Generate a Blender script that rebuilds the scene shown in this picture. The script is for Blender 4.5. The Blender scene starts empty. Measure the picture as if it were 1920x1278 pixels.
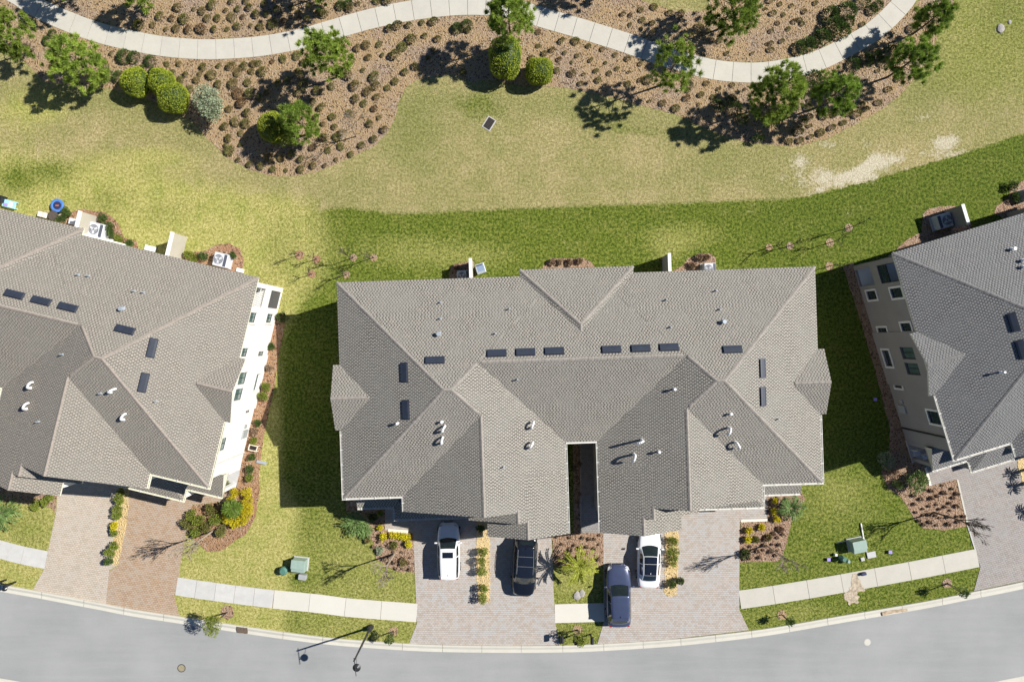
import bpy, bmesh, math, random
import numpy as np
from mathutils import Vector, Matrix
rad = math.radians
SC = bpy.context.scene
COL = SC.collection
R = random.Random(7)
NR = np.random.RandomState(11)
# ------------------------------------------------------------------ camera, sky, sun, exposure
H = 55.65
cam_d = bpy.data.cameras.new('camera'); cam = bpy.data.objects.new('camera', cam_d); COL.objects.link(cam)
cam.location = (0, 0, H); cam.rotation_euler = (0, 0, 0)
cam_d.sensor_width = 36; cam_d.lens = 24; cam_d.clip_end = 2000
SC.camera = cam
EL, AZ = rad(43), math.atan2(0.305, 0.952)
sun_dir = Vector((math.cos(EL)*math.cos(AZ), math.cos(EL)*math.sin(AZ), math.sin(EL)))
W = bpy.data.worlds.new("World"); SC.world = W; W.use_nodes = True
nt = W.node_tree; bg = nt.nodes['Background']; sk = nt.nodes.new('ShaderNodeTexSky')
sk.sky_type = 'NISHITA'; sk.sun_disc = False; sk.sun_elevation = EL; sk.sun_rotation = rad(90) - AZ
sk.air_density = 0.6; sk.dust_density = 0.0; sk.ozone_density = 4.0
nt.links.new(sk.outputs[0], bg.inputs[0]); bg.inputs[1].default_value = 0.064
sl = bpy.data.lights.new('sun', 'SUN'); sl.energy = 5.0; sl.angle = rad(0.53); sl.color = (1, 0.955, 0.89)
so = bpy.data.objects.new('sun', sl); COL.objects.link(so); so.rotation_euler = sun_dir.to_track_quat('Z', 'Y').to_euler()
so.location = (60, 20, 60)
SC.view_settings.view_transform = 'Standard'; SC.view_settings.look = 'None'
SC.view_settings.exposure = 0.45; SC.view_settings.gamma = 1; SC.view_settings.use_curve_mapping = False
SC.cycles.max_bounces = 5
SC.cycles.use_denoising = True

F = 1280.0
def P(px, py, h=0.0):
    s = (H-h)/F
    return Vector(((px-960)*s, -(py-639)*s, h))
def G(px, py): return P(px, py, 0)

# ------------------------------------------------------------------ materials
def mat(name):
    m = bpy.data.materials.new(name); m.use_nodes = True
    n = m.node_tree; b = n.nodes['Principled BSDF']
    return m, n, b
def N(n, typ, **kw):
    x = n.nodes.new(typ)
    for k, v in kw.items(): setattr(x, k, v)
    return x
def setin(node, **kw):
    for k, v in kw.items(): node.inputs[k].default_value = v
def c4(c): return (c[0], c[1], c[2], 1)
def mixc(n, fac, a, b, mode='MIX'):
    m = N(n, 'ShaderNodeMix', data_type='RGBA', blend_type=mode)
    for i, v in ((0, fac), (6, a), (7, b)):
        if hasattr(v, 'links') or isinstance(v, bpy.types.NodeSocket): n.links.new(v, m.inputs[i])
        elif i == 0: m.inputs[0].default_value = v
        else: m.inputs[i].default_value = c4(v)
    return m.outputs[2]
def noise(n, scale, detail=4, rough=0.6, vec=None):
    t = N(n, 'ShaderNodeTexNoise'); setin(t, Scale=scale, Detail=detail, Roughness=rough)
    if vec is not None: n.links.new(vec, t.inputs['Vector'])
    return t.outputs[0]
def ramp(n, src, a, b):
    m = N(n, 'ShaderNodeMapRange'); n.links.new(src, m.inputs[0]); m.inputs[1].default_value = a; m.inputs[2].default_value = b
    return m.outputs[0]
def mth(n, op, a, b=None, c=None):
    m = N(n, 'ShaderNodeMath', operation=op)
    for i, v in enumerate((a, b, c)):
        if v is None: continue
        if isinstance(v, bpy.types.NodeSocket): n.links.new(v, m.inputs[i])
        else: m.inputs[i].default_value = v
    return m.outputs[0]
def bump(n, b, src, dist, strength=1.0):
    bn = N(n, 'ShaderNodeBump'); bn.inputs['Strength'].default_value = strength; bn.inputs['Distance'].default_value = dist
    n.links.new(src, bn.inputs['Height']); n.links.new(bn.outputs[0], b.inputs['Normal'])
def geo(n): return N(n, 'ShaderNodeNewGeometry').outputs['Position']
def plain(name, col, rough=0.6, metal=0.0, var=0.12, scale=3.0, bmp=0.0, coat=0.0, spec=0.5):
    m, n, b = mat(name); p = geo(n)
    o = mixc(n, ramp(n, noise(n, scale, 5, 0.65, p), 0.3, 0.7), [c*(1-var) for c in col], [min(1, c*(1+var)) for c in col])
    n.links.new(o, b.inputs['Base Color']); setin(b, Roughness=rough, Metallic=metal)
    b.inputs['Coat Weight'].default_value = coat; b.inputs['Specular IOR Level'].default_value = spec
    if bmp: bump(n, b, noise(n, scale*12, 3, 0.7, p), bmp)
    return m

def shingle(name, base, dark):
    m, n, b = mat(name)
    uv = N(n, 'ShaderNodeUVMap'); uv.uv_map = 'UVMap'
    s = N(n, 'ShaderNodeSeparateXYZ'); n.links.new(uv.outputs[0], s.inputs[0])
    p = geo(n)
    RH, TW = 0.15, 0.225
    v = mth(n, 'DIVIDE', s.outputs[1], RH); row = mth(n, 'FLOOR', v); fv = mth(n, 'FRACT', v)
    par = mth(n, 'MULTIPLY', mth(n, 'MODULO', row, 2.0), 0.5)
    rn = N(n, 'ShaderNodeTexWhiteNoise', noise_dimensions='1D'); n.links.new(row, rn.inputs['W'])
    wob = mth(n, 'MULTIPLY', rn.outputs[0], 0.20)
    u = mth(n, 'ADD', mth(n, 'ADD', mth(n, 'DIVIDE', s.outputs[0], TW), par), wob)
    fu = mth(n, 'FRACT', u); cu = mth(n, 'FLOOR', u)
    comb = N(n, 'ShaderNodeCombineXYZ'); n.links.new(cu, comb.inputs[0]); n.links.new(row, comb.inputs[1])
    wn = N(n, 'ShaderNodeTexWhiteNoise', noise_dimensions='2D'); n.links.new(comb.outputs[0], wn.inputs['Vector'])
    wide = mth(n, 'MULTIPLY_ADD', wn.outputs[0], 0.16, 0.30)
    tab = mth(n, 'LESS_THAN', fu, wide)                      # recessed, darker slot of the laminated shingle
    edge = mth(n, 'LESS_THAN', fv, 0.22)                     # shadow line painted along the butt edge of every course
    o = mixc(n, wn.outputs[0], [c*0.86 for c in base], [c*1.12 for c in base])
    o = mixc(n, mth(n, 'MULTIPLY', tab, 0.88), o, dark)
    o = mixc(n, mth(n, 'MULTIPLY', edge, 0.55), o, [c*0.45 for c in dark])
    gr = noise(n, 34, 3, 0.7, p)
    o = mixc(n, 0.8, o, ramp(n, gr, 0.22, 0.78), 'OVERLAY')
    big = noise(n, 0.55, 5, 0.65, p)
    o = mixc(n, mth(n, 'MULTIPLY', ramp(n, big, 0.38, 0.68), 0.5), o, [base[0]*0.74, base[1]*0.77, base[2]*0.78])
    st = noise(n, 2.1, 4, 0.7, p)
    o = mixc(n, mth(n, 'MULTIPLY', ramp(n, st, 0.5, 0.85), 0.3), o, [base[0]*1.22, base[1]*1.12, base[2]*1.06])
    n.links.new(o, b.inputs['Base Color']); setin(b, Roughness=0.95)
    b.inputs['Specular IOR Level'].default_value = 0.2
    hgt = mth(n, 'ADD', mth(n, 'MULTIPLY', mth(n, 'SUBTRACT', 1.0, tab), 0.5), mth(n, 'ADD', mth(n, 'MULTIPLY', mth(n, 'SUBTRACT', 1.0, fv), 0.8), mth(n, 'MULTIPLY', gr, 0.5)))
    bump(n, b, hgt, 0.012, 0.8)
    return m

def lawn_mat():
    m, n, b = mat('lawn_grass'); p = geo(n)
    def at(a): x = N(n, 'ShaderNodeAttribute'); x.attribute_name = a; return x.outputs['Fac']
    n1 = noise(n, 0.95, 5, 0.7, p); n2 = noise(n, 4.8, 4, 0.85, p); n3 = noise(n, 11.0, 3, 0.85, p); n0 = noise(n, 0.22, 5, 0.65, p); n5 = noise(n, 0.6, 6, 0.72, p)
    cl = ramp(n, n2, 0.42, 0.59)
    gg = mixc(n, cl, (0.038, 0.070, 0.004), (0.190, 0.230, 0.036))
    gg = mixc(n, mth(n, 'MULTIPLY', ramp(n, n5, 0.48, 0.62), 0.45), gg, mixc(n, cl, (0.09, 0.11, 0.012), (0.27, 0.27, 0.07)))
    yy = mixc(n, cl, (0.245, 0.242, 0.056), (0.520, 0.470, 0.185))
    yy = mixc(n, mth(n, 'MULTIPLY', ramp(n, n5, 0.46, 0.60), 0.55), yy, mixc(n, cl, (0.15, 0.19, 0.03), (0.34, 0.37, 0.085)))
    tt = mixc(n, cl, (0.245, 0.212, 0.088), (0.470, 0.398, 0.200))
    tt = mixc(n, mth(n, 'MULTIPLY', ramp(n, n0, 0.38, 0.56), 0.62), tt, mixc(n, cl, (0.155, 0.163, 0.045), (0.320, 0.310, 0.115)))
    tt = mixc(n, mth(n, 'MULTIPLY', ramp(n, n5, 0.50, 0.66), 0.45), tt, mixc(n, cl, (0.115, 0.130, 0.034), (0.27, 0.28, 0.09)))
    tt = mixc(n, mth(n, 'MULTIPLY', ramp(n, n1, 0.54, 0.70), 0.4), tt, (0.52, 0.41, 0.25))
    tt = mixc(n, mth(n, 'MULTIPLY', at('olive'), 0.85), tt, mixc(n, cl, (0.100, 0.125, 0.026), (0.245, 0.262, 0.080)))
    def thr(a, w, nz=0.5):
        x = mth(n, 'ADD', a, mth(n, 'MULTIPLY', mth(n, 'SUBTRACT', n1, 0.5), nz))
        x = mth(n, 'ADD', x, mth(n, 'MULTIPLY', mth(n, 'SUBTRACT', n2, 0.5), nz*0.8))
        return ramp(n, x, 0.5-w, 0.5+w)
    o = mixc(n, thr(at('yellow'), 0.30), gg, yy)
    o = mixc(n, thr(at('dry'), 0.14, 0.35), o, tt)
    o = mixc(n, mth(n, 'MULTIPLY', thr(at('deep'), 0.45), 0.65), o, mixc(n, cl, (0.010, 0.032, 0.001), (0.085, 0.130, 0.014)))
    sn = mth(n, 'ADD', mth(n, 'ADD', at('sand'), mth(n, 'MULTIPLY', mth(n, 'SUBTRACT', n2, 0.5), 1.1)), mth(n, 'MULTIPLY', mth(n, 'SUBTRACT', n5, 0.5), 2.6))
    o = mixc(n, mth(n, 'MULTIPLY', ramp(n, sn, 0.48, 1.05), 0.95), o, mixc(n, n3, (0.42, 0.37, 0.26), (0.66, 0.60, 0.46)))
    o = mixc(n, 0.55, o, ramp(n, n3, 0.30, 0.70), 'OVERLAY')
    n.links.new(o, b.inputs['Base Color']); setin(b, Roughness=0.9); b.inputs['Specular IOR Level'].default_value = 0.15
    bump(n, b, mth(n, 'ADD', n3, n2), 0.07, 0.75)
    return m

def mulch_mat(name, a, b_, c, straw):
    m, n, b = mat(name); p = geo(n)
    v = N(n, 'ShaderNodeTexVoronoi'); setin(v, Scale=11.0); n.links.new(p, v.inputs['Vector'])
    sep = N(n, 'ShaderNodeSeparateColor'); n.links.new(v.outputs['Color'], sep.inputs[0])
    n2 = noise(n, 9, 6, 0.8, p); n1 = noise(n, 0.35, 5, 0.6, p)
    o = mixc(n, sep.outputs[0], a, b_)
    o = mixc(n, ramp(n, n2, 0.42, 0.68), o, c)
    o = mixc(n, mth(n, 'MULTIPLY', ramp(n, n1, 0.36, 0.54), 0.72), o, mixc(n, n2, [c_*0.72 for c_ in straw], [c_*1.25 for c_ in straw]))
    o = mixc(n, mth(n, 'MULTIPLY', mth(n, 'GREATER_THAN', sep.outputs[1], 0.9), 0.6), o, (0.5, 0.42, 0.34))
    o = mixc(n, mth(n, 'MULTIPLY', mth(n, 'LESS_THAN', sep.outputs[2], 0.12), 0.7), o, (0.03, 0.02, 0.015))
    n.links.new(o, b.inputs['Base Color']); setin(b, Roughness=0.95); b.inputs['Specular IOR Level'].default_value = 0.1
    bump(n, b, mth(n, 'ADD', n2, v.outputs['Distance']), 0.08, 0.9)
    return m

def concrete(name, col, stain=0.3, sc=1.0):
    m, n, b = mat(name); p = geo(n)
    inf = N(n, 'ShaderNodeObjectInfo')
    o = mixc(n, ramp(n, noise(n, 0.9*sc, 6, 0.7, p), 0.35, 0.7), [x*(1-stain*0.35) for x in col], col)
    o = mixc(n, mth(n, 'MULTIPLY', inf.outputs['Random'], 0.16), o, [x*0.62 for x in col])
    o = mixc(n, mth(n, 'MULTIPLY', ramp(n, noise(n, 3.3*sc, 6, 0.8, p), 0.56, 0.8), stain), o, [col[0]*0.52, col[1]*0.47, col[2]*0.42])
    o = mixc(n, 0.25, o, noise(n, 60, 2, 0.6, p), 'OVERLAY')
    n.links.new(o, b.inputs['Base Color']); setin(b, Roughness=0.9); b.inputs['Specular IOR Level'].default_value = 0.2
    bump(n, b, noise(n, 50, 4, 0.7, p), 0.004)
    return m

def paver_mat(name, c1, c2, c3, rot, mortar=(0.10, 0.085, 0.07)):
    m, n, b = mat(name)
    tc = N(n, 'ShaderNodeNewGeometry'); mp = N(n, 'ShaderNodeMapping'); n.links.new(tc.outputs['Position'], mp.inputs[0])
    mp.inputs['Rotation'].default_value = (0, 0, rot); p = tc.outputs['Position']
    br = N(n, 'ShaderNodeTexBrick'); n.links.new(mp.outputs[0], br.inputs['Vector'])
    setin(br, Scale=1.0); br.inputs['Mortar Size'].default_value = 0.012; br.inputs['Brick Width'].default_value = 0.23; br.inputs['Row Height'].default_value = 0.155
    br.inputs['Color1'].default_value = c4([x*0.88 for x in c1]); br.inputs['Color2'].default_value = c4([min(1, x*1.15) for x in c1]); br.inputs['Mortar'].default_value = c4(mortar)
    br.inputs['Bias'].default_value = 0
    br2 = N(n, 'ShaderNodeTexBrick'); n.links.new(mp.outputs[0], br2.inputs['Vector'])
    setin(br2, Scale=1.0); br2.inputs['Mortar Size'].default_value = 0.0; br2.inputs['Brick Width'].default_value = 0.23; br2.inputs['Row Height'].default_value = 0.155
    br2.inputs['Color1'].default_value = (0, 0, 0, 1); br2.inputs['Color2'].default_value = (1, 1, 1, 1)
    sel = ramp(n, mth(n, 'ADD', mth(n, 'MULTIPLY', br2.outputs[0], 0.45), noise(n, 0.5, 6, 0.7, p)), 0.6, 0.95)
    o = mixc(n, mth(n, 'MULTIPLY', sel, 0.75), br.outputs[0], c2)
    sel2 = ramp(n, noise(n, 1.1, 6, 0.7, p), 0.5, 0.72)
    o = mixc(n, mth(n, 'MULTIPLY', sel2, 0.5), o, c3)
    o = mixc(n, mth(n, 'MULTIPLY', ramp(n, noise(n, 0.8, 7, 0.8, p), 0.60, 0.82), 0.45), o, [x*0.55 for x in c1])
    o = mixc(n, 0.35, o, noise(n, 30, 4, 0.75, p), 'OVERLAY')
    n.links.new(o, b.inputs['Base Color']); setin(b, Roughness=0.9); b.inputs['Specular IOR Level'].default_value = 0.25
    bump(n, b, mth(n, 'ADD', mth(n, 'SUBTRACT', 1.0, br.outputs['Fac']), mth(n, 'MULTIPLY', noise(n, 30, 3, 0.6, p), 0.3)), 0.012, 0.9)
    return m

def asphalt():
    m, n, b = mat('road_asphalt'); p = geo(n)
    o = mixc(n, ramp(n, noise(n, 0.18, 5, 0.55, p), 0.3, 0.7), (0.270, 0.278, 0.276), (0.340, 0.347, 0.342))
    mp = N(n, 'ShaderNodeMapping'); n.links.new(p, mp.inputs[0]); mp.inputs['Scale'].default_value = (0.12, 1.3, 1)
    o = mixc(n, mth(n, 'MULTIPLY', ramp(n, noise(n, 1.3, 4, 0.6, mp.outputs[0]), 0.4, 0.75), 0.25), o, (0.40, 0.405, 0.39))
    o = mixc(n, mth(n, 'MULTIPLY', ramp(n, noise(n, 2.6, 7, 0.85, p), 0.60, 0.80), 0.6), o, (0.15, 0.145, 0.14))
    o = mixc(n, mth(n, 'MULTIPLY', ramp(n, noise(n, 3.4, 6, 0.8, p), 0.74, 0.8), 0.6), o, (0.55, 0.54, 0.5))
    o = mixc(n, 0.25, o, noise(n, 70, 2, 0.7, p), 'OVERLAY')
    n.links.new(o, b.inputs['Base Color']); setin(b, Roughness=0.85); b.inputs['Specular IOR Level'].default_value = 0.25
    bump(n, b, noise(n, 70, 3, 0.7, p), 0.006)
    return m

def leaf(name, dark, light, trans=0.25, rough=0.55):
    m, n, b = mat(name)
    a = N(n, 'ShaderNodeAttribute'); a.attribute_name = 'tint'
    inf = N(n, 'ShaderNodeObjectInfo')
    o = mixc(n, a.outputs['Fac'], dark, light)
    o = mixc(n, mth(n, 'MULTIPLY', inf.outputs['Random'], 0.35), o, [dark[0]*1.3+0.01, dark[1]*1.05, dark[2]])
    n.links.new(o, b.inputs['Base Color']); setin(b, Roughness=rough); b.inputs['Specular IOR Level'].default_value = 0.3
    tr = N(n, 'ShaderNodeBsdfTranslucent'); n.links.new(o, tr.inputs[0]); mx = N(n, 'ShaderNodeMixShader'); mx.inputs[0].default_value = trans
    n.links.new(b.outputs[0], mx.inputs[1]); n.links.new(tr.outputs[0], mx.inputs[2])
    n.links.new(mx.outputs[0], n.nodes['Material Output'].inputs[0])
    return m

M = {}
M['roof'] = shingle('shingle_grey', (0.358, 0.335, 0.294), (0.070, 0.066, 0.059))
M['roof_left'] = shingle('shingle_tan', (0.352, 0.322, 0.275), (0.140, 0.127, 0.108))
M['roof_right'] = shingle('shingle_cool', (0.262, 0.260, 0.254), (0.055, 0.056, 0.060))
M['cap'] = plain('ridge_cap_shingle', (0.295, 0.270, 0.240), 0.95, var=0.25, scale=6, bmp=0.01, spec=0.2)
M['cap_left'] = plain('ridge_cap_tan', (0.32, 0.28, 0.24), 0.95, var=0.2, scale=6, bmp=0.01, spec=0.2)
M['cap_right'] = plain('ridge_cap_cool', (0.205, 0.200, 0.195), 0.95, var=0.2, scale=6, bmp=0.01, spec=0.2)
M['wall'] = plain('stucco_beige', (0.44, 0.41, 0.345), 0.9, var=0.05, scale=1.5, bmp=0.004)
M['wall_left'] = plain('stucco_white', (0.80, 0.79, 0.75), 0.9, var=0.03, scale=1.5, bmp=0.004)
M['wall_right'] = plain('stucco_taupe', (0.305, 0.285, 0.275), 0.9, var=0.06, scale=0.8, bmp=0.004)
M['trim'] = plain('white_trim', (0.78, 0.77, 0.74), 0.6, var=0.04)
M['trim_cream'] = plain('cream_trim', (0.78, 0.76, 0.62), 0.6, var=0.04)
M['fascia'] = plain('fascia_cream', (0.62, 0.59, 0.50), 0.6, var=0.05)
M['fascia_dark'] = plain('fascia_bronze', (0.05, 0.05, 0.055), 0.5, var=0.1)
M['gutter'] = plain('gutter_aluminium', (0.66, 0.65, 0.60), 0.45, var=0.08)
M['dark'] = plain('dark_bronze_metal', (0.022, 0.024, 0.03), 0.45, var=0.2)
M['vent'] = plain('vent_slate_metal', (0.030, 0.037, 0.055), 0.38, metal=0.0, var=0.15, spec=0.8)
M['pvc'] = plain('white_pvc', (0.82, 0.82, 0.82), 0.4, var=0.05)
M['lead'] = plain('lead_grey', (0.42, 0.47, 0.52), 0.45, metal=0.3, var=0.1)
M['glass'] = plain('window_glass', (0.035, 0.055, 0.058), 0.06, var=0.2, spec=0.9)
M['glass_teal'] = plain('window_glass_teal', (0.10, 0.16, 0.15), 0.1, var=0.2, spec=0.9)
M['screen'] = plain('insect_screen', (0.085, 0.085, 0.09), 0.7, var=0.1)
M['patio'] = plain('patio_concrete', (0.50, 0.50, 0.50), 0.8, var=0.08)
M['lawn'] = lawn_mat()
M['mulch'] = mulch_mat('mulch_pink_brown', (0.27, 0.190, 0.125), (0.45, 0.340, 0.245), (0.31, 0.235, 0.175), (0.43, 0.300, 0.155))
M['mulch_red'] = mulch_mat('mulch_red_brown', (0.31, 0.155, 0.095), (0.47, 0.26, 0.17), (0.25, 0.15, 0.10), (0.40, 0.25, 0.14))
M['mulch_dark'] = mulch_mat('mulch_chips_brown', (0.20, 0.12, 0.08), (0.52, 0.36, 0.25), (0.30, 0.20, 0.14), (0.38, 0.255, 0.17))
M['straw'] = mulch_mat('pale_straw', (0.62, 0.45, 0.20), (0.78, 0.62, 0.34), (0.50, 0.33, 0.13), (0.74, 0.57, 0.30))
M['path'] = concrete('path_concrete', (0.565, 0.545, 0.475), 0.28)
M['walk_grey'] = concrete('walk_concrete_grey', (0.60, 0.595, 0.57), 0.4, 1.4)
M['walk'] = concrete('walk_concrete_pale', (0.64, 0.62, 0.55), 0.12)
M['kerb'] = concrete('kerb_concrete', (0.62, 0.60, 0.52), 0.25)
M['road'] = asphalt()
M['pav_tan'] = paver_mat('paver_tan', (0.53, 0.455, 0.365), (0.47, 0.43, 0.38), (0.56, 0.46, 0.37), rad(8), (0.32, 0.28, 0.23))
M['pav_red'] = paver_mat('paver_red', (0.46, 0.33, 0.225), (0.40, 0.34, 0.28), (0.47, 0.32, 0.21), rad(8), (0.15, 0.12, 0.09))
M['pav_pink'] = paver_mat('paver_pink_grey', (0.47, 0.41, 0.355), (0.41, 0.42, 0.42), (0.50, 0.405, 0.34), rad(0), (0.27, 0.25, 0.23))
M['pav_cool'] = paver_mat('paver_cool', (0.37, 0.335, 0.31), (0.33, 0.325, 0.315), (0.40, 0.33, 0.30), rad(15), (0.20, 0.19, 0.18))
M['pav_shade'] = paver_mat('paver_shade', (0.30, 0.28, 0.265), (0.27, 0.275, 0.28), (0.32, 0.28, 0.265), rad(0), (0.14, 0.14, 0.14))  # pink grey paver darkened, passage shade put into the colour
M['paint_white'] = plain('car_paint_white', (0.80, 0.81, 0.83), 0.3, var=0.01, coat=0.7)
M['paint_black'] = plain('car_paint_black', (0.008, 0.010, 0.016), 0.22, var=0.1, coat=1.0)
M['paint_slate'] = plain('car_paint_slate', (0.062, 0.080, 0.150), 0.28, metal=0.25, var=0.05, coat=1.0)
M['car_glass'] = plain('car_glass', (0.012, 0.020, 0.024), 0.04, var=0.2, spec=1.0)
M['car_roof_glass'] = plain('car_roof_glass', (0.010, 0.014, 0.024), 0.08, var=0.1, spec=1.0)
M['rubber'] = plain('tyre_rubber', (0.02, 0.02, 0.02), 0.8)
M['alloy'] = plain('wheel_alloy', (0.5, 0.5, 0.52), 0.3, metal=0.9)
M['lamp_red'] = plain('tail_lamp_red', (0.45, 0.02, 0.02), 0.25, coat=0.5)
M['lamp_clear'] = plain('head_lamp', (0.55, 0.58, 0.62), 0.15, coat=0.5)
M['chrome'] = plain('chrome_rail', (0.62, 0.63, 0.65), 0.25, metal=0.8)
M['bark'] = plain('bark_brown', (0.12, 0.09, 0.065), 0.9, var=0.3, scale=8)
M['bark_pale'] = plain('bark_pale', (0.36, 0.30, 0.23), 0.9, var=0.25, scale=8)
M['bark_dark'] = plain('bark_dark', (0.075, 0.06, 0.05), 0.9, var=0.25, scale=8)
M['pine'] = leaf('pine_needles', (0.080, 0.150, 0.020), (0.500, 0.640, 0.110), 0.35)
M['pine_dark'] = leaf('pine_needles_dark', (0.075, 0.135, 0.020), (0.400, 0.560, 0.090), 0.35)
M['topiary'] = leaf('clipped_leaves', (0.140, 0.200, 0.014), (0.520, 0.600, 0.060), 0.25)
M['bush'] = leaf('bush_leaves', (0.035, 0.070, 0.018), (0.150, 0.230, 0.055), 0.2)
M['bush_light'] = leaf('bush_leaves_light', (0.110, 0.160, 0.022), (0.370, 0.430, 0.075), 0.25)
M['mound'] = leaf('mound_leaves', (0.150, 0.125, 0.045), (0.420, 0.370, 0.150), 0.25)
M['mound_green'] = leaf('mound_leaves_green', (0.095, 0.105, 0.030), (0.300, 0.310, 0.080), 0.25)
M['mound_brown'] = leaf('mound_leaves_brown', (0.120, 0.075, 0.035), (0.360, 0.250, 0.130), 0.2)
M['silver'] = leaf('silver_leaves', (0.160, 0.210, 0.120), (0.560, 0.640, 0.440), 0.2)
M['yellow'] = leaf('yellow_leaves', (0.420, 0.390, 0.015), (0.860, 0.780, 0.045), 0.3)
M['palm'] = leaf('palm_fronds', (0.230, 0.290, 0.030), (0.640, 0.680, 0.120), 0.35)
M['palm_green'] = leaf('green_palm_fronds', (0.060, 0.120, 0.015), (0.260, 0.380, 0.060), 0.3)
M['fern'] = leaf('fern_fronds', (0.070, 0.140, 0.035), (0.280, 0.420, 0.140), 0.25)
M['brownleaf'] = leaf('dry_leaves', (0.170, 0.110, 0.070), (0.560, 0.420, 0.290), 0.15)
M['box_green'] = plain('utility_green', (0.30, 0.40, 0.35), 0.5, var=0.08, scale=4)
M['box_teal'] = plain('utility_teal', (0.085, 0.20, 0.16), 0.5, var=0.1)
M['grey'] = plain('grey_plastic', (0.36, 0.38, 0.38), 0.6, var=0.1)
M['steel_blue'] = plain('blue_grey_plastic', (0.20, 0.27, 0.40), 0.5, var=0.1)
M['ac_body'] = plain('condenser_metal', (0.58, 0.60, 0.64), 0.45, var=0.06)
M['ac_dark'] = plain('condenser_grille', (0.075, 0.085, 0.115), 0.5, var=0.1)
M['blue_pad'] = plain('blue_vinyl', (0.07, 0.20, 0.55), 0.45)
M['navy'] = plain('navy_mat', (0.02, 0.03, 0.09), 0.6)
M['orange'] = plain('orange_print', (0.5, 0.14, 0.04), 0.6)
M['cushion'] = plain('cream_cushion', (0.75, 0.66, 0.55), 0.8)
M['cyan'] = plain('cyan_plastic', (0.35, 0.68, 0.80), 0.4)
M['purple'] = plain('purple_plastic', (0.36, 0.28, 0.72), 0.5)
M['rock'] = plain('rock_grey', (0.36, 0.34, 0.32), 0.9, var=0.3, scale=5)
M['rust'] = plain('rust_soil', (0.46, 0.36, 0.25), 0.9, var=0.35, scale=3)
M['soil'] = plain('pale_soil', (0.43, 0.36, 0.27), 0.95, var=0.45, scale=5)
M['iron'] = plain('cast_iron_sandy', (0.30, 0.26, 0.17), 0.7, var=0.25, scale=9)
M['black'] = plain('black_plastic', (0.012, 0.013, 0.018), 0.5)
M['lampglass'] = plain('lamp_lens', (0.30, 0.30, 0.32), 0.2)

# ------------------------------------------------------------------ helpers
def tag(o, label=None, cat=None, group=None, kind=None):
    if label: o['label'] = label
    if cat: o['category'] = cat
    if group: o['group'] = group
    if kind: o['kind'] = kind
    return o
def link(o, parent=None):
    COL.objects.link(o)
    if parent is not None: o.parent = parent
    return o
def empty(name, loc, rz=0.0):
    o = bpy.data.objects.new(name, None); o.location = loc; o.rotation_euler = (0, 0, rz); o.empty_display_size = 0.3
    return link(o)
class MB:
    def __init__(s): s.v = []; s.f = []; s.uv = None; s.sm = False
    def poly(s, pts):
        i = len(s.v); s.v += [tuple(p) for p in pts]; s.f.append(tuple(range(i, i+len(pts))))
    def box(s, x0, y0, z0, x1, y1, z1, T=None):
        c = [(x0,y0,z0),(x1,y0,z0),(x1,y1,z0),(x0,y1,z0),(x0,y0,z1),(x1,y0,z1),(x1,y1,z1),(x0,y1,z1)]
        if T is not None: c = [tuple(T @ Vector(p)) for p in c]
        i = len(s.v); s.v += c
        s.f += [tuple(i+k for k in q) for q in ((0,3,2,1),(4,5,6,7),(0,1,5,4),(1,2,6,5),(2,3,7,6),(3,0,4,7))]
    def prism(s, pts, z0, z1):
        n = len(pts); i = len(s.v)
        s.v += [(p[0], p[1], z0) for p in pts] + [(p[0], p[1], z1) for p in pts]
        a = sum(pts[k][0]*pts[(k+1) % n][1]-pts[(k+1) % n][0]*pts[k][1] for k in range(n))
        top = tuple(range(i+n, i+2*n))
        s.f.append(top if a > 0 else top[::-1])
        for k in range(n):
            q = (i+k, i+(k+1) % n, i+n+(k+1) % n, i+n+k); s.f.append(q if a > 0 else q[::-1])
    def tube(s, a, b, ra, rb, n=6, cap=True):
        a, b = Vector(a), Vector(b); d = (b-a)
        if d.length < 1e-6: return
        d.normalize(); u = d.cross(Vector((0.31, 0.17, 0.93))); u = u.normalized() if u.length > 1e-3 else d.cross(Vector((1, 0, 0))).normalized(); w = d.cross(u)
        i = len(s.v)
        for c, r in ((a, ra), (b, rb)):
            for k in range(n):
                t = 2*math.pi*k/n; s.v.append(tuple(c+u*(math.cos(t)*r)+w*(math.sin(t)*r)))
        for k in range(n): s.f.append((i+k, i+(k+1) % n, i+n+(k+1) % n, i+n+k))
        if cap: s.f.append(tuple(i+n+k for k in range(n))); s.f.append(tuple(i+n-1-k for k in range(n)))
    def path(s, pts, r, n=6):
        for k in range(len(pts)-1):
            ra = r[k] if isinstance(r, (list, tuple)) else r; rb = r[k+1] if isinstance(r, (list, tuple)) else r
            s.tube(pts[k], pts[k+1], ra, rb, n)
    def disc(s, c, r, z0, z1, n=24, r2=None):
        s.prism([(c[0]+math.cos(2*math.pi*k/n)*r, c[1]+math.sin(2*math.pi*k/n)*r) for k in range(n)], z0, z1)
    def build(s, name, m, parent=None, smooth=False, bevel=0.0):
        me = bpy.data.meshes.new(name); me.from_pydata(s.v, [], s.f)
        if m is not None: me.materials.append(m)
        if smooth: me.polygons.foreach_set('use_smooth', [True]*len(me.polygons))
        me.update()
        o = bpy.data.objects.new(name, me); link(o, parent)
        if bevel:
            b = o.modifiers.new('bevel', 'BEVEL'); b.width = bevel; b.segments = 2
        return o
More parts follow.
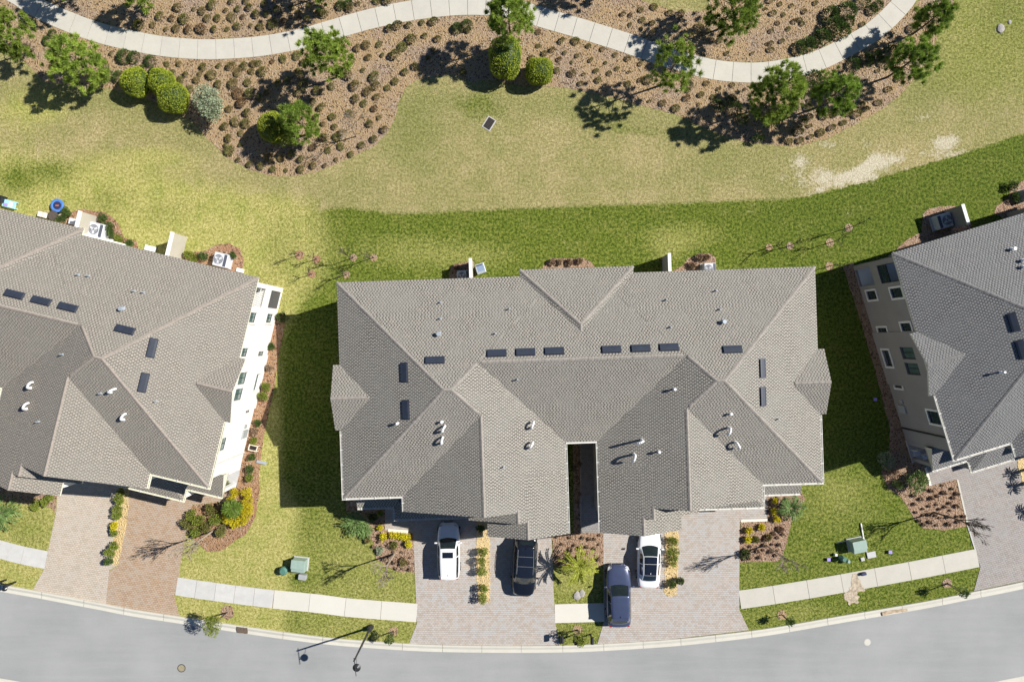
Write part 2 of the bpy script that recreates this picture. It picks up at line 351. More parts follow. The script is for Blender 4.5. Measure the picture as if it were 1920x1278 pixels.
def smooth_line(pts, step):
    out = []
    n = len(pts)
    for i in range(n-1):
        p0 = pts[max(0, i-1)]; p1 = pts[i]; p2 = pts[i+1]; p3 = pts[min(n-1, i+2)]
        L = math.dist(p1, p2); k = max(1, int(L/step))
        for j in range(k):
            t = j/k
            out.append(tuple(0.5*((2*p1[a])+(-p0[a]+p2[a])*t+(2*p0[a]-5*p1[a]+4*p2[a]-p3[a])*t*t+(-p0[a]+3*p1[a]-3*p2[a]+p3[a])*t**3) for a in (0, 1)))
    out.append(tuple(pts[-1][:2])); return out
def gp(lst): return [tuple(G(*p))[:2] for p in lst]
def rough_poly(pts, amp=0.06, step=0.35):
    out = []
    n = len(pts)
    for i in range(n):
        a, b = pts[i], pts[(i+1) % n]; L = math.dist(a, b); k = max(1, int(L/step))
        nx, ny = -(b[1]-a[1])/max(L, 1e-6), (b[0]-a[0])/max(L, 1e-6)
        for j in range(k):
            t = j/k; d = R.uniform(-amp, amp) if j else 0
            out.append((a[0]+(b[0]-a[0])*t+nx*d, a[1]+(b[1]-a[1])*t+ny*d))
    return out
def sheet(name, pts, z, m, kind='structure', thick=0.03, parent=None, label=None):
    mb = MB(); mb.prism(pts, z-thick, z); o = mb.build(name, m, parent)
    if parent is None: tag(o, label, kind=kind)
    return o

# ------------------------------------------------------------------ ground and lawn
g = MB(); g.poly([(-700, -700, -0.12), (700, -700, -0.12), (700, 700, -0.12), (-700, 700, -0.12)])
ground = g.build('ground', M['lawn']); tag(ground, 'open grass reaching beyond the gardens', kind='structure')
def lawn():
    x0, x1, y0, y1, st = -95, 95, -75, 75, 0.36
    nx = int((x1-x0)/st)+1; ny = int((y1-y0)/st)+1
    xs = np.linspace(x0, x1, nx); ys = np.linspace(y0, y1, ny); X, Y = np.meshgrid(xs, ys)
    px = 960+X*F/H; py = 639-Y*F/H
    def sig(a): return 1/(1+np.exp(-np.clip(a, -40, 40)))
    def blob(cx, cy, rx, ry, ang=0):
        c, s = math.cos(ang), math.sin(ang); dx = px-cx; dy = py-cy
        return np.exp(-(((dx*c+dy*s)/rx)**2+((-dx*s+dy*c)/ry)**2))
    bx = [0, 560, 602, 640, 735, 800, 960, 1200, 1440, 1490, 1560, 1620, 1700, 1790, 1850, 1920, 2300]
    by = [285, 372, 392, 390, 400, 399, 391, 383, 374, 372, 356, 340, 318, 293, 275, 251, 110]
    bnd = np.interp(px, bx, by)
    dry = sig((bnd-py)/np.where(px > 1480, 1.2, np.where(px > 600, 6.0, 30.0)))
    dry = dry - 0.30*blob(893, 210, 70, 60) - 0.5*blob(1200, 245, 200, 22, 0.1) - 0.35*blob(660, 350, 60, 30) - .25*blob(900, 190, 120, 35)
    dry = dry - 0.62*sig((px-1690)/30)*sig((230-py)/40)*sig((px-1560-(230-py)*0.3)/20)
    dry = dry - 0.6*blob(60, 200, 120, 50) - 0.4*blob(300, 290, 120, 30) - 0.3*blob(1420, 280, 120, 20) 
    dry = np.clip(dry, 0, 1) + 0.3*blob(1730, 215, 40, 20)+0.35*blob(1560, 300, 140, 50)
    # yellowish turf: the left garden, up to the straight line where the newer sod starts
    xe = np.interp(py, [0, 380, 430, 520, 580, 640, 900, 958, 1040, 1300], [640, 603, 606, 602, 560, 528, 530, 556, 545, 512])
    yel = sig((xe-px)/np.where(py < 560, 16.0, 7.0))*0.82
    yel = yel*np.where(px < 600, 1, 1)
    yel += 0.28*blob(1250, 470, 40, 30)+0.30*blob(1500, 430, 8, 45)+0.35*blob(1290, 440, 90, 30)+0.3*blob(760, 470, 120, 40)+0.25*blob(900, 480, 90, 30)
    yel += 0.25*blob(1570, 920, 60, 50)+0.2*blob(1500, 1150, 60, 20) + 0.22*sig((1000-px)/60)*sig((py-1000)/30)
    yel += 0.5*sig((px-1690)/30)*sig((bnd-py)/5)+0.22*sig((py-860)/20)*sig((px-540)/10)-0.25*blob(560, 1085, 60, 12)
    yel += 0.10*sig((py-400)/20)*sig((px-600)/20)*sig((1400-px)/60)
    yel -= 0.6*blob(30, 335, 45, 35)+0.5*blob(105, 320, 40, 25)+0.3*blob(200, 375, 40, 25)+0.4*blob(50, 1000, 60, 60)+0.25*blob(530, 470, 40, 60)+.2*blob(300, 400, 60, 25)
    yel += 0.25*sig((px-1040)/20)*blob(1090, 1090, 60, 40)
    deep = 0.75*sig((px-1440)/60)*sig((py-bnd)/4)+0.35*sig((px-1000)/200)*blob(1150, 400, 400, 25)+0.25*blob(640, 400, 50, 14)
    deep = deep*0.6
    deep += 0.4*blob(1890, 20, 60, 60)
    deep = deep*(1-0.75*sig((py-860)/30))
    sand = 1.05*blob(1495, 302, 17, 20)+0.95*blob(1625, 312, 42, 16, -0.9)+0.95*blob(1600, 325, 60, 12, -0.35)+1.05*blob(1775, 268, 34, 22)+0.8*blob(1680, 300, 30, 12, -0.3)
    sand += 0.75*blob(1558, 272, 24, 9, 0.2)+0.7*blob(1620, 268, 16, 10, 1.0)+0.6*blob(1728, 218, 26, 12)+0.6*blob(1870, 55, 7, 10, 0.4) + .7*blob(1545, 318, 30, 20)
    sand += 0.62*np.exp(-((bnd-3-py)/4.0)**2)*sig((px-1480)/20)*sig((1880-px)/20)+0.45*blob(1480, 330, 120, 14)+0.42*blob(1066, 466, 16, 5, 0.5)
    sand += 0.35*blob(1000, 290, 160, 40)*0.5
    olive = 0.75*blob(770, 240, 60, 80)+0.55*blob(900, 185, 110, 35)+0.6*blob(1200, 225, 230, 26, 0.12)+0.45*blob(1400, 290, 120, 20)+0.6*blob(200, 185, 260, 30)+0.4*blob(360, 270, 60, 40)
    olive += 0.4*blob(650, 355, 60, 30)+0.7*blob(1760, 160, 90, 40, -0.5)+0.8*blob(1900, 90, 110, 110)+0.35*blob(1620, 250, 90, 20, -0.3)+0.3*blob(910, 330, 30, 60)+.35*blob(1350, 330, 200, 25)
    olive = np.clip(olive, 0, 1)
    sand += 0.55*blob(1700, 283, 14, 7)+0.5*blob(1832, 262, 14, 6)+0.5*blob(1655, 296, 18, 26)+0.5*blob(1740, 290, 22, 8)+0.45*blob(1525, 345, 40, 12)
    sand *= 0.93
    z = 0.0*X
    v = np.stack([X.ravel(), Y.ravel(), z.ravel()], 1)
    idx = np.arange(nx*ny).reshape(ny, nx)
    f = np.stack([idx[:-1, :-1].ravel(), idx[:-1, 1:].ravel(), idx[1:, 1:].ravel(), idx[1:, :-1].ravel()], 1)
    me = bpy.data.meshes.new('lawn'); me.vertices.add(len(v)); me.vertices.foreach_set('co', v.ravel())
    me.loops.add(f.size); me.loops.foreach_set('vertex_index', f.ravel()); me.polygons.add(len(f)); me.polygons.foreach_set('loop_start', np.arange(len(f))*4)
    me.update(calc_edges=True)
    for nm, a in (('dry', dry), ('yellow', yel), ('deep', deep), ('sand', sand), ('olive', olive)):
        at = me.attributes.new(nm, 'FLOAT', 'POINT'); at.data.foreach_set('value', np.clip(a, 0, 1.3).ravel().astype(np.float32))
    me.materials.append(M['lawn']); o = bpy.data.objects.new('lawn', me); link(o)
    tag(o, 'mown lawn, dry and tan behind the houses and green beside them', kind='structure')
lawn()

# ------------------------------------------------------------------ mulch beds
south = [(-40,-20),(20,-6),(25,8),(62,32),(125,60),(187,82),(250,96),(325,109),(400,111),(480,106),(567,90),(630,72),(697,52),(767,39),(855,30),(910,30),(985,44),(1010,50),(1110,80),(1200,107),(1225,119),(1310,144),(1372,153),(1440,154),(1520,137),(1585,109),(1640,77),(1670,55),(1702,22),(1725,0),(1740,-20),
  (1795,-20),(1787,5),(1783,20),(1755,55),(1757,72),(1745,105),(1725,135),(1702,162),(1680,185),(1635,217),(1595,237),(1552,260),(1490,275),(1440,271),(1400,268),(1340,248),(1272,217),(1210,200),(1160,186),(1110,175),(1060,164),(1005,162),(960,158),(930,150),(880,152),(845,140),(805,146),(780,150),(760,165),(748,190),(742,217),(730,245),(700,275),(655,297),(620,312),(590,324),(550,331),(510,330),(470,320),(425,295),(405,275),(390,262),(370,235),(340,215),(300,195),(237,170),(185,165),(130,160),(85,155),(50,120),(20,95),(-40,70)]
sheet('mulch_bed', rough_poly(gp(south), 0.05), 0.012, M['mulch'], 'stuff', label='pinkish brown mulch bed curving along the south side of the path')
north = [(35,-60),(60,-12),(90,5),(140,26),(200,46),(237,55),(300,67),(375,75),(480,70),(555,59),(617,41),(692,20),(767,4),(820,-4),(900,-6),(960,0),(1015,15),(1085,34),(1160,59),(1230,82),(1310,106),(1372,117),(1440,116),(1522,100),(1590,67),(1640,37),(1675,0),(1700,-60),(1345,-60),(1332,0),(1325,20),(1285,24),(1232,11),(1190,-4),(1150,-20),(1100,-60)]
sheet('mulch_bed', rough_poly(gp(north), 0.05), 0.014, M['mulch'], 'stuff', label='mulch bed with rows of shrubs beyond the path')
beds = [
 ('mulch_dark', 'brown mulch pocket around the condenser behind the middle house', [(842,535),(842,512),(846,500),(862,493),(889,488),(889,535)]),
 ('mulch_dark', 'oval brown mulch bed behind the rear gable of the middle house', [(1008,530),(1018,500),(1026,489),(1036,485),(1095,484),(1108,491),(1120,505),(1125,530)]),
 ('mulch_dark', 'brown mulch pocket behind the right half of the middle house', [(1255,525),(1262,507),(1280,498),(1290,484),(1310,475),(1332,475),(1342,483),(1343,525)]),
 ('mulch_red', 'red brown mulch crescent beside the left fin wall', [(100,440),(125,400),(150,392),(196,398),(212,408),(225,425),(233,446),(256,452),(262,480)]),
 ('mulch_red', 'red brown mulch crescent around the condenser near the rear corner of the left house', [(340,500),(346,478),(366,472),(386,470),(405,459),(430,456),(450,466),(458,488),(452,520)]),
 ('mulch_dark', 'brown mulch bed behind the right house', [(1660,500),(1685,462),(1702,448),(1728,436),(1730,402),(1742,391),(1762,387),(1790,386),(1806,396),(1830,440),(1700,520)]),
 ('mulch_dark', 'brown mulch bed at the far right edge behind the right house', [(1864,400),(1868,386),(1890,372),(1895,352),(1925,335),(1960,320),(1960,410),(1900,420)]),
 ('mulch_red', 'narrow red brown mulch strip along the white side wall', [(515,590),(533,588),(534,610),(524,660),(518,700),(512,740),(498,800),(490,850),(486,890),(487,920),(478,970),(462,1000),(440,1013),(415,1032),(390,1034),(370,1018),(352,1000),(348,985),(355,955),(362,946),(420,940),(440,900),(440,850)]),
 ('mulch_dark', 'shaded mulch strip along the taupe side wall', [(1580,500),(1600,492),(1645,610),(1690,760),(1702,830),(1745,876),(1744,910),(1793,898),(1816,985),(1770,994),(1730,990),(1714,972),(1701,948),(1687,929),(1665,915),(1652,884),(1668,868),(1668,800),(1640,690),(1610,590)]),
 ('mulch_dark', 'mulch bed with yellow shrubs right of the right driveway', [(1388,977),(1439,974),(1437,925),(1500,915),(1510,935),(1490,970),(1483,978),(1476,1015),(1468,1040),(1458,1052),(1387,1054)]),
 ('mulch_dark', 'mulch bed with yellow shrubs left of the white crossover', [(650,935),(780,930),(777,1073),(745,1071),(705,1048),(700,1015),(685,1001),(665,985),(650,960)]),
 ('mulch_dark', 'mulch bed around the palm between the driveways', [(1035,1002),(1085,996),(1131,985),(1131,1060),(1100,1064),(1070,1058),(1037,1061)]),
 ('mulch_dark', 'narrow mulch strip in the shaded passage', [(1074,800),(1089,800),(1089,998),(1076,998)]),
 ('mulch_dark', 'small mulch patch below the left house eave', [(-40,890),(108,905),(108,920),(104,962),(95,950),(70,948),(30,942),(-40,935)]),
]
for mt, lb, pl in beds:
    sheet('mulch_bed', rough_poly(gp(pl), 0.04), 0.016+0.002*(len(pl) % 4), M[mt], 'stuff', label=lb)
# ------------------------------------------------------------------ path of separate slabs
def ribbon_slabs(root_name, label, centre, width, step, z, m, mats=None, gap=0.028, thick=0.10):
    pts = smooth_line(gp(centre), 0.5)
    base = MB(); L = []; acc = 0
    lf, rt = [], []
    for i, p in enumerate(pts):
        a = pts[max(0, i-1)]; b = pts[min(len(pts)-1, i+1)]; d = Vector((b[0]-a[0], b[1]-a[1])).normalized(); n_ = Vector((-d.y, d.x))
        lf.append((p[0]+n_.x*width/2, p[1]+n_.y*width/2)); rt.append((p[0]-n_.x*width/2, p[1]-n_.y*width/2))
    base = MB(); base.prism(rt+lf[::-1], z-thick, z-0.03)
    root = base.build(root_name, M['mulch_dark']); tag(root, label, kind='structure')
    # arc length walk
    def at(s):
        acc = 0
        for i in range(len(pts)-1):
            l = math.dist(pts[i], pts[i+1])
            if acc+l >= s or i == len(pts)-2:
                t = (s-acc)/l; return [tuple(q[i][k]+(q[i+1][k]-q[i][k])*t for k in (0, 1)) for q in (lf, rt)]
            acc += l
    tot = sum(math.dist(pts[i], pts[i+1]) for i in range(len(pts)-1)); n = int(round(tot/step)); st = tot/n
    for k in range(n):
        A = []; B = []
        for j in range(4):
            s = k*st+gap/2+(st-gap)*j/3; l, r = at(min(s, tot-1e-4)); A.append(l); B.append(r)
        mb = MB(); zz = z+R.uniform(-0.004, 0.004); mb.prism(B+A[::-1], z-0.09, zz)
        mb.build('slab', (mats[k % len(mats)] if mats else m), root)
    return root
ribbon_slabs('walking_path', 'pale concrete footpath of square slabs winding through the mulch beds',
  [(-40,-60),(0,-28),(35,-8),(72,16),(133,43),(193,64),(254,78),(312,88),(388,93),(480,88),(561,74),(624,56),(695,36),(767,21),(850,11),(920,11),(965,18),(1012,32),(1098,57),(1180,83),(1228,100),(1310,125),(1372,135),(1440,135),(1525,117),(1588,88),(1640,57),(1688,11),(1712,-25),(1740,-70)], 1.62, 1.5, 0.03, M['path'])
ribbon_slabs('sidewalk', 'pale sidewalk in front of the lawn left of the driveways', [(513,1122.5),(600,1131),(648,1137.5),(715,1143),(782,1148)], 1.50, 2.95, 0.035, M['walk'])
ribbon_slabs('sidewalk', 'grey sidewalk slabs beside the red paver driveway', [(331,1098),(370,1104),(407,1109),(443,1114),(480,1118.5),(512.5,1122.5)], 1.47, 1.48, 0.035, M['walk_grey'])
ribbon_slabs('sidewalk', 'two grey sidewalk slabs at the left edge', [(-45,1017),(0,1029),(42,1040),(87,1049)], 1.45, 1.9, 0.035, M['walk_grey'])
ribbon_slabs('sidewalk', 'short pale sidewalk between the two middle driveways', [(1040,1149.5),(1133,1147)], 1.52, 4, 0.035, M['walk'])
ribbon_slabs('sidewalk', 'long pale sidewalk right of the driveways', [(1387,1123.5),(1440,1116),(1520,1103),(1600,1089),(1720,1067),(1833,1045)], 1.5, 2.95, 0.035, M['path'])

# ------------------------------------------------------------------ road, kerbs
edge = [(-140,1080),(0,1108),(62,1119),(125,1131),(188,1143),(250,1155),(355,1171),(480,1190),(560,1201),(640,1210),(767,1219),(860,1222),(960,1223),(1040,1222.5),(1120,1220),(1247,1212),(1330,1204),(1440,1190.5),(1577,1167),(1660,1153),(1740,1139),(1825,1122),(1919,1103),(2060,1070)]
E0 = smooth_line(gp(edge), 0.6)
def off(pts, d):
    out = []
    for i, p in enumerate(pts):
        a = pts[max(0, i-1)]; b = pts[min(len(pts)-1, i+1)]; v = Vector((b[0]-a[0], b[1]-a[1])).normalized()
        out.append((p[0]-v.y*d, p[1]+v.x*d))
    return out
S0 = off(E0, -6.95)
rm = MB(); rm.prism(S0+E0[::-1], -0.03, 0.02)
# a strip of quads so that the long curved sheet stays planar
rm = MB()
for i in range(len(E0)-1): rm.poly([(*S0[i], 0.02), (*S0[i+1], 0.02), (*E0[i+1], 0.02), (*E0[i], 0.02)])
road = rm.build('road', M['road']); tag(road, 'smooth light grey asphalt road curving past the driveways', kind='structure')
def kerb(name, label, line, sgn):
    base = MB()
    o_ = off(line, sgn*0.60)
    for i in range(len(line)-1): base.poly([(*line[i], 0.015), (*line[i+1], 0.015), (*o_[i+1], 0.02), (*o_[i], 0.02)][::sgn])
    root = base.build(name, M['mulch_dark']); tag(root, label, kind='structure')
    prof = [(0.0, 0.022), (0.02, 0.035), (0.26, 0.03), (0.36, 0.07), (0.46, 0.118), (0.60, 0.125), (0.61, 0.0)]
    lines = [off(line, sgn*d) for d, _ in prof]
    n = 5; i = 0
    while i < len(line)-1:
        j = min(i+n, len(line)-1); mb = MB()
        g_ = 0.012
        for k in range(len(prof)-1):
            for q in range(i, j):
                def pt(L, a, z, e=0):
                    return (L[a][0], L[a][1], z)
                A, B = lines[k], lines[k+1]
                p = [pt(A, q, prof[k][1]), pt(A, q+1, prof[k][1]), pt(B, q+1, prof[k+1][1]), pt(B, q, prof[k+1][1])]
                if q == i:
                    d = (Vector(p[1])-Vector(p[0])).normalized()*g_; p[0] = tuple(Vector(p[0])+d); p[3] = tuple(Vector(p[3])+d)
                if q == j-1:
                    d = (Vector(p[1])-Vector(p[0])).normalized()*g_; p[1] = tuple(Vector(p[1])-d); p[2] = tuple(Vector(p[2])-d)
                mb.poly(p[::sgn])
        mb.build('kerb_segment', M['kerb'], root); i = j
kerb('kerb', 'pale concrete kerb along the house side of the road', E0, 1)
kerb('kerb', 'pale concrete kerb along the far side of the road', S0, -1)

# ------------------------------------------------------------------ driveways
sheet('driveway', gp([(112,850),(106,958),(90,1033),(84,1065),(62,1104),(130,1118),(199,1131.5),(205,1068),(222,1058),(250,900),(250,850)]), 0.024, M['pav_tan'], label='tan paver driveway at the left')
sheet('driveway', gp([(240,850),(241,958),(221,1060),(205.3,1070),(199.3,1131.5),(268,1144),(336.5,1155),(327,1116),(335,1080),(342,1033),(352,985),(360,946),(430,938),(450,860)]), 0.028, M['pav_red'], label='reddish brown paver driveway beside the tan one')
sheet('driveway', gp([(722,900),(722,993),(765,995),(775,1000),(780,1123),(782,1168),(767,1205.5),(860,1208),(960,1209),(1050,1208),(1041,1167),(1039,1131),(1034,1003),(1034,900)]), 0.026, M['pav_pink'], label='pinkish grey paver driveway under the white crossover and the black car')
sheet('driveway', gp([(1088,820),(1088,998),(1131,998),(1132,1165),(1120,1207),(1185,1203),(1260,1197),(1330,1189),(1404,1180),(1386,1142),(1386,1105),(1387,977),(1438,975),(1436,900),(1130,820)]), 0.030, M['pav_pink'], label='pinkish grey paver driveway under the slate SUV and the white sedan')
sheet('driveway', gp([(1733,860),(1744,910),(1793,898),(1814,987),(1827,1030),(1838,1062),(1826,1107),(1880,1096),(1919,1088),(2080,1050),(2000,820),(1840,820)]), 0.026, M['pav_cool'], label='cool grey and pink paver driveway at the right')
# border strips of pale edging
def strip(name, a, b, w, z, m, label=None, parent=None):
    A, B = G(*a), G(*b); d = (B-A).normalized(); n_ = Vector((-d.y, d.x, 0))*w/2
    mb = MB(); mb.prism([tuple(A+n_)[:2], tuple(B+n_)[:2], tuple(B-n_)[:2], tuple(A-n_)[:2]], 0.0, z); o = mb.build(name, m, parent)
    if parent is None: tag(o, label, 'edging')
    return o
strip('edging', (728,993.5), (765,996), 0.22, 0.06, M['trim_cream'], 'cream edging along the walkway of the middle house left door')
strip('edging', (1389,976), (1439,974), 0.18, 0.06, M['trim_cream'], 'cream edging along the walkway right of the middle house')
strip('edging', (1735,876), (1744,910), 0.18, 0.055, M['trim_cream'], 'pale edging beside the porch path of the right house')
# planter strips between driveways
def planter(name, lst, m, label):
    return sheet(name, rough_poly(gp(lst), 0.05, 0.25), 0.05, M[m], 'stuff', 0.05, label=label)
planter('straw_bed', [(894,950),(893,1060),(896,1128),(919,1128),(919,950)], 'straw', 'pale straw strip between the white crossover and the black car')
planter('straw_bed', [(1246,985),(1246,1112),(1252,1117),(1269,1115),(1272,1060),(1272,985)], 'straw', 'pale straw strip right of the white sedan')
planter('straw_bed', [(228,900),(219,960),(211,1057),(221,1059),(236,990),(246,900)], 'straw', 'pale straw strip between the tan and the red driveways')
planter('straw_bed', [(1905,840),(1907,868),(1917,905),(1950,960),(1960,830)], 'straw', 'orange straw strip at the right edge')
sheet('walkway', gp([(1089.5,800),(1127,800),(1127.5,998),(1090,998)]), 0.036, M['pav_shade'], label='concrete walkway in the shaded passage')
sheet('lawn_sand', rough_poly(gp([(1586,1108),(1583,1122),(1590,1132),(1608,1131),(1612,1118),(1606,1108)]), 0.13, 0.12), 0.02, M['soil'], 'stuff', 0.02, label='bare sandy patch in the verge below the stained slab')
sheet('dirt_stain', rough_poly(gp([(1597,1075),(1606,1074),(1613,1090),(1622,1106),(1600,1110),(1588,1110),(1596,1095)]), 0.07, 0.1), 0.047, M['soil'], 'stuff', 0.005, label='brown soil washed across the right sidewalk')
sheet('dirt_stain', rough_poly(gp([(1652,1146),(1675,1142),(1700,1140),(1700,1144),(1676,1147),(1654,1153)]), 0.02, 0.2), 0.128, M['rust'], 'stuff', 0.1, label='rusty soil along the kerb at the right')
sheet('dirt_stain', rough_poly(gp([(444,1172.5),(465,1175),(465,1186),(446,1184)]), 0.02, 0.2), 0.130, M['bark'], 'stuff', 0.11, label='brown leaf litter in the kerb left of the lamp')

# ------------------------------------------------------------------ houses
PITCH = 5/12.0; EH = 6.55
class Block:
    """one hip or gable roof: footprint, eave height, ridge direction, ends"""
    def __init__(s, x0, x1, y0, y1, he=EH, ridge='x', ends=('hip', 'hip'), dz=0.0, pitch=PITCH):
        s.a = (x0, x1, y0, y1, he+dz, ridge, ends, pitch)
    def height(s, x, y):
        x0, x1, y0, y1, he, ridge, ends, p = s.a
        if not (x0 <= x <= x1 and y0 <= y <= y1): return -1
        d = min(y-y0, y1-y) if ridge == 'x' else min(x-x0, x1-x)
        if ridge == 'x':
            if ends[0] == 'hip': d = min(d, x-x0)
            if ends[1] == 'hip': d = min(d, x1-x)
        else:
            if ends[0] == 'hip': d = min(d, y-y0)
            if ends[1] == 'hip': d = min(d, y1-y)
        return he+p*d
    def faces(s):
        x0, x1, y0, y1, he, ridge, ends, p = s.a
        sw = ridge == 'y'
        if sw: a0, a1, b0, b1 = y0, y1, x0, x1
        else: a0, a1, b0, b1 = x0, x1, y0, y1
        hf = (b1-b0)/2; hr = he+p*hf; bm = (b0+b1)/2
        r0 = a0+(hf if ends[0] == 'hip' else 0); r1 = a1-(hf if ends[1] == 'hip' else 0)
        F_ = []
        F_.append(([(a0, b0, he), (a1, b0, he), (r1, bm, hr), (r0, bm, hr)], 'lo'))
        F_.append(([(a1, b1, he), (a0, b1, he), (r0, bm, hr), (r1, bm, hr)], 'hi'))
        if ends[0] == 'hip': F_.append(([(a0, b1, he), (a0, b0, he), (r0, bm, hr)], 'e0'))
        if ends[1] == 'hip': F_.append(([(a1, b0, he), (a1, b1, he), (r1, bm, hr)], 'e1'))
        out = []
        for pts, _ in F_:
            if sw: pts = [(q[1], q[0], q[2]) for q in pts][::-1]
            out.append(pts)
        lines = [((r0, bm, hr), (r1, bm, hr))]
        if ends[0] == 'hip': lines += [((a0, b0, he), (r0, bm, hr)), ((a0, b1, he), (r0, bm, hr))]
        if ends[1] == 'hip': lines += [((a1, b0, he), (r1, bm, hr)), ((a1, b1, he), (r1, bm, hr))]
        if sw: lines = [tuple((q[1], q[0], q[2]) for q in l) for l in lines]
        return out, lines

def build_caps(block, blocks, mcap, o):
    faces, lines = block.faces(); p = block.a[7]; cb = MB(); made = False
    def other(x, y): return max([b.height(x, y) for b in blocks if b is not block] or [-1])
    for a, b in lines:
        a, b = Vector(a), Vector(b); L = (b-a).length
        if L < 0.3: continue
        d = (b-a)/L; side = Vector((-d.y, d.x, 0)).normalized()*0.115
        drop = 0.115*p if abs(a.z-b.z) < 1e-3 else 0.115*p*0.70
        k = max(1, int(L/0.42)); up = Vector((0, 0, 1))
        for i in range(k):
            q0 = a+d*(L*i/k); q1 = a+d*(L*(i+1)/k); c = (q0+q1)/2
            if other(c.x, c.y) > c.z-0.035: continue
            l0 = 0.022; l1 = 0.010; made = True
            cb.poly([q0-side+up*(l0-drop), q1-side+up*(l1-drop), q1+up*(l1+0.012), q0+up*(l0+0.012)][::-1])
            cb.poly([q0+up*(l0+0.012), q1+up*(l1+0.012), q1+side+up*(l1-drop), q0+side+up*(l0-drop)][::-1])
            cb.poly([q0-side+up*(l0-drop), q0+up*(l0+0.012), q0+side+up*(l0-drop), q0-up*0.02])
    if made: c_ = cb.build('ridge_cap', mcap, o); c_['kind'] = 'stuff'
def build_roof(block, m, mcap, mfas, parent, name='roof'):
    faces, lines = block.faces(); th = 0.15
    he = block.a[4]; p = block.a[7]; sq = math.sqrt(1+p*p)
    bm = bmesh.new(); uvl = bm.loops.layers.uv.new('UVMap')
    cnt = {}
    for pts in faces:
        for i in range(len(pts)):
            k = frozenset((tuple(np.round(pts[i], 3)), tuple(np.round(pts[(i+1) % len(pts)], 3)))); cnt[k] = cnt.get(k, 0)+1
    for pts in faces:
        V = [Vector(q) for q in pts]
        lo = [q for q in V if abs(q.z-he) < 1e-4]; e = (lo[1]-lo[0]).normalized() if len(lo) > 1 else Vector((1, 0, 0))
        nrm = (V[1]-V[0]).cross(V[2]-V[0]).normalized()
        if nrm.z < 0: nrm = -nrm; V = V[::-1]
        vs = [bm.verts.new(q) for q in V]; f = bm.faces.new(vs); f.material_index = 0
        off_ = 0.07*(hash((round(V[0].x, 2), round(V[0].y, 2))) % 3)
        for l in f.loops:
            c = l.vert.co; l[uvl].uv = (c.dot(e)+off_, (c.z-he)/p*sq)
        # underside and edges
        vb = [bm.verts.new(q-Vector((0, 0, th))) for q in V]; fb = bm.faces.new(vb[::-1]); fb.material_index = 1
        n = len(V)
        for i in range(n):
            k = frozenset((tuple(np.round(V[i], 3)), tuple(np.round(V[(i+1) % n], 3))))
            if cnt.get(k, 0) < 2:
                q = bm.faces.new([bm.verts.new(V[i]), bm.verts.new(V[i]-Vector((0, 0, th))), bm.verts.new(V[(i+1) % n]-Vector((0, 0, th))), bm.verts.new(V[(i+1) % n])]); q.material_index = 1
    me = bpy.data.meshes.new(name); bm.to_mesh(me); bm.free(); me.materials.append(m); me.materials.append(mfas)
    o = bpy.data.objects.new(name, me); link(o, parent)
    return o

def wall_panel(mb, T, u0, u1, z0, z1, holes, th):
    """panel in the local plane x=0 (outer face), u along y, with rectangular holes"""
    us = sorted({u0, u1, *[h[0] for h in holes], *[h[1] for h in holes]}); zs = sorted({z0, z1, *[h[2] for h in holes], *[h[3] for h in holes]})
    def solid(a, b): return not any(h[0]-1e-6 <= a and b <= h[1]+1e-6 for h in [h for h in holes])
    nu, nz = len(us)-1, len(zs)-1
    S = [[not any(h[0]-1e-6 <= us[i] and us[i+1] <= h[1]+1e-6 and h[2]-1e-6 <= zs[j] and zs[j+1] <= h[3]+1e-6 for h in holes) for j in range(nz)] for i in range(nu)]
    def q(pts): mb.poly([tuple(T(*p)) for p in pts])
    for i in range(nu):
        for j in range(nz):
            if not S[i][j]: continue
            a, b, c, d = us[i], us[i+1], zs[j], zs[j+1]
            q([(0, a, c), (0, b, c), (0, b, d), (0, a, d)]); q([(th, a, c), (th, a, d), (th, b, d), (th, b, c)])
            if i == 0 or not S[i-1][j]: q([(0, a, c), (0, a, d), (th, a, d), (th, a, c)])
            if i == nu-1 or not S[i+1][j]: q([(0, b, c), (th, b, c), (th, b, d), (0, b, d)])
            if j == 0 or not S[i][j-1]: q([(0, a, c), (th, a, c), (th, b, c), (0, b, c)])
            if j == nz-1 or not S[i][j+1]: q([(0, a, d), (0, b, d), (th, b, d), (th, a, d)])

